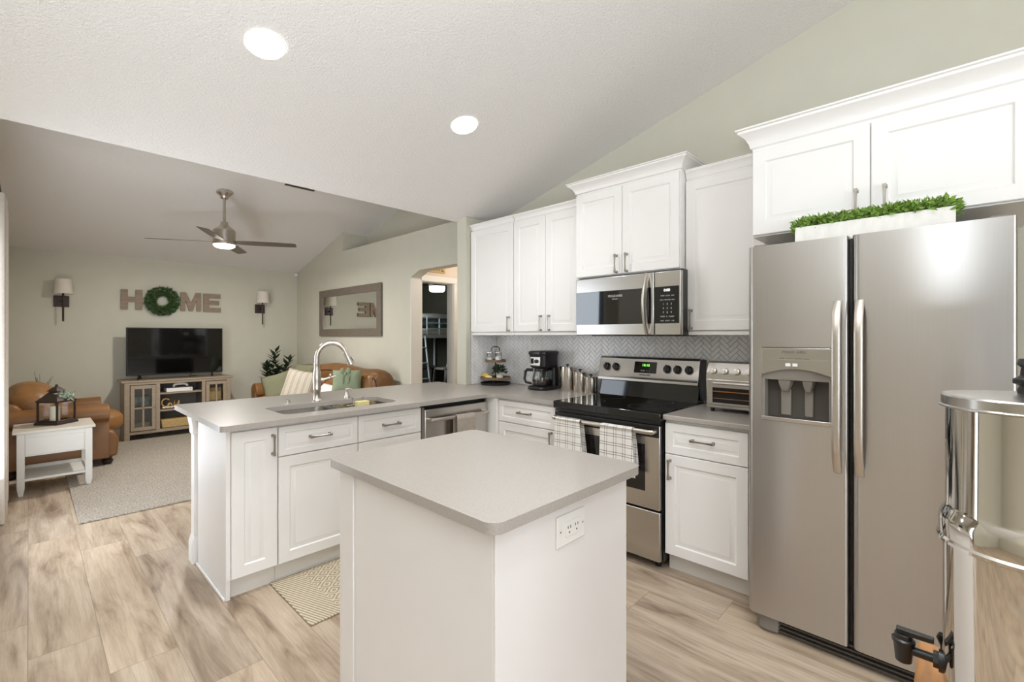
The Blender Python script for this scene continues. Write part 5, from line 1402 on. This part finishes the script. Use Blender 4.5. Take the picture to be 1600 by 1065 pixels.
tag(ld_.build('bed_ladder', M['white_metal'], origin=(4.7, 6.7, 0)), 'white metal ladder leaning on the loft bed', 'ladder')
tag(MB().puff((5.42, 7.3, 1.585), .95, .45, .17, 3).build('quilt', M['blanket'], origin=(5.4, 7.3, 1.5)), 'rumpled dark leafy quilt behind the loft bed rail', 'quilt')
tag(MB().puff((5.38, 7.35, 1.735), 1.0, .42, .13, 2.5).build('pillow', M['white_fab'], origin=(5.2, 7.3, 1.65)), 'long white pillow on top of the quilt on the loft bed', 'pillow')
tag(MB().puff((4.90, 7.25, 1.602), .18, .4, .2, 3).build('pillow', M['white_metal'], origin=(4.9, 7.25, 1.5)), 'pale patterned pillow at the ladder end of the loft bed', 'pillow')
dk = thing('desk', 'dark desk under the loft bed', 'desk', (5.3, 7.7, 0))
MB().box(4.82, 5.88, 7.35, 7.92, .72, .745).build('desk_top', M['darkwood'], dk)
for x in (4.86, 5.84):
    for y in (7.40, 7.88): MB().box(x - .02, x + .02, y - .02, y + .02, 0, .72).build('leg', M['darkwood'], dk)
tag(MB().box(4.85, 5.02, 7.38, 7.6, .746, .82).build('storage_box', M['plate'], bevel=.005, origin=(4.9, 7.5, .746)), 'white box on the dark desk beside the bed ladder', 'box')
ch = thing('folding_chair', 'silver tube folding chair in front of the dark desk', 'chair', (5.3, 6.6, 0))
MB().puff((5.20, 6.62, .80 - .02), .36, .34, .05, 4).build('seat', M['mgrey'], ch)
MB().tube([(5.42, 6.45, 1.18), (5.36, 6.46, .80), (5.30, 6.5, .35), (5.27, 6.5, 0)], .012, 8).tube([(5.42, 6.8, 1.18), (5.36, 6.8, .80), (5.30, 6.8, .35), (5.27, 6.8, 0)], .012, 8).tube([(5.42, 6.45, 1.18), (5.43, 6.62, 1.2), (5.42, 6.8, 1.18)], .012, 8).build('frame', M['nickel'], ch)
MB().tube([(5.06, 6.47, .77), (5.03, 6.46, .40), (5.01, 6.46, 0)], .012, 8).tube([(5.06, 6.78, .77), (5.03, 6.8, .40), (5.01, 6.8, 0)], .012, 8).build('leg', M['nickel'], ch)
MB().box(5.40, 5.415, 6.47, 6.78, 1.0, 1.17).build('backrest', M['mgrey'], ch, bevel=.005)
bl_ = thing('bedroom_ceiling_light', 'lit flush ceiling fan light in the dark bedroom', 'ceiling light', (4.83, 6.40, 2.45))
lxb, lyb = 4.83, 6.40
MB().lathe((lxb, lyb, 0), [(.07, 2.458), (.08, 2.36), (.13, 2.30), (.15, 2.24), (.14, 2.21)], 28).build('housing', M['grille'], bl_)
MB().lathe((lxb, lyb, 0), [(.135, 2.21), (.13, 2.14), (.115, 2.12), (0, 2.115)], 28).build('lamp', M['bed_glow'], bl_)
for a in (20, 110, 200, 290):
    d_ = Vector((math.cos(math.radians(a)), math.sin(math.radians(a)), 0)); s_ = Vector((-d_.y, d_.x, 0)); o_ = Vector((lxb, lyb, 2.28))
    MB().loft([[o_ + d_ * q + s_ * w_ + Vector((0, 0, z)) for w_, z in ((-.055, -.004), (.055, .006), (.055, .012), (-.055, .002))] for q in (.15, .62)]).build('blade', M['grille'], bl_)
tag(MB().box(4.42, 4.60, 8.40, 8.445, 1.2, 2.1).build('hanging_coat', M['bag'], bevel=.02, origin=(4.5, 8.42, 1.2)), 'tan garment hanging on the bedroom wall beside the door frame', 'garment')
area('daylight_bedroom_window', (3.42, 7.15, 1.75), (5.2, 7.1, 1.6), .7, .7, 34, (.75, .88, 1))
# point light added to brighten the hall, no fixture
hl = bpy.data.lights.new('hall_fill', 'POINT'); hl.energy = 11; hl.color = (1, .96, .90); hl.shadow_soft_size = .08
hlo = bpy.data.objects.new('hall_fill', hl); COL.objects.link(hlo); hlo.location = (3.95, 4.0, 2.3)
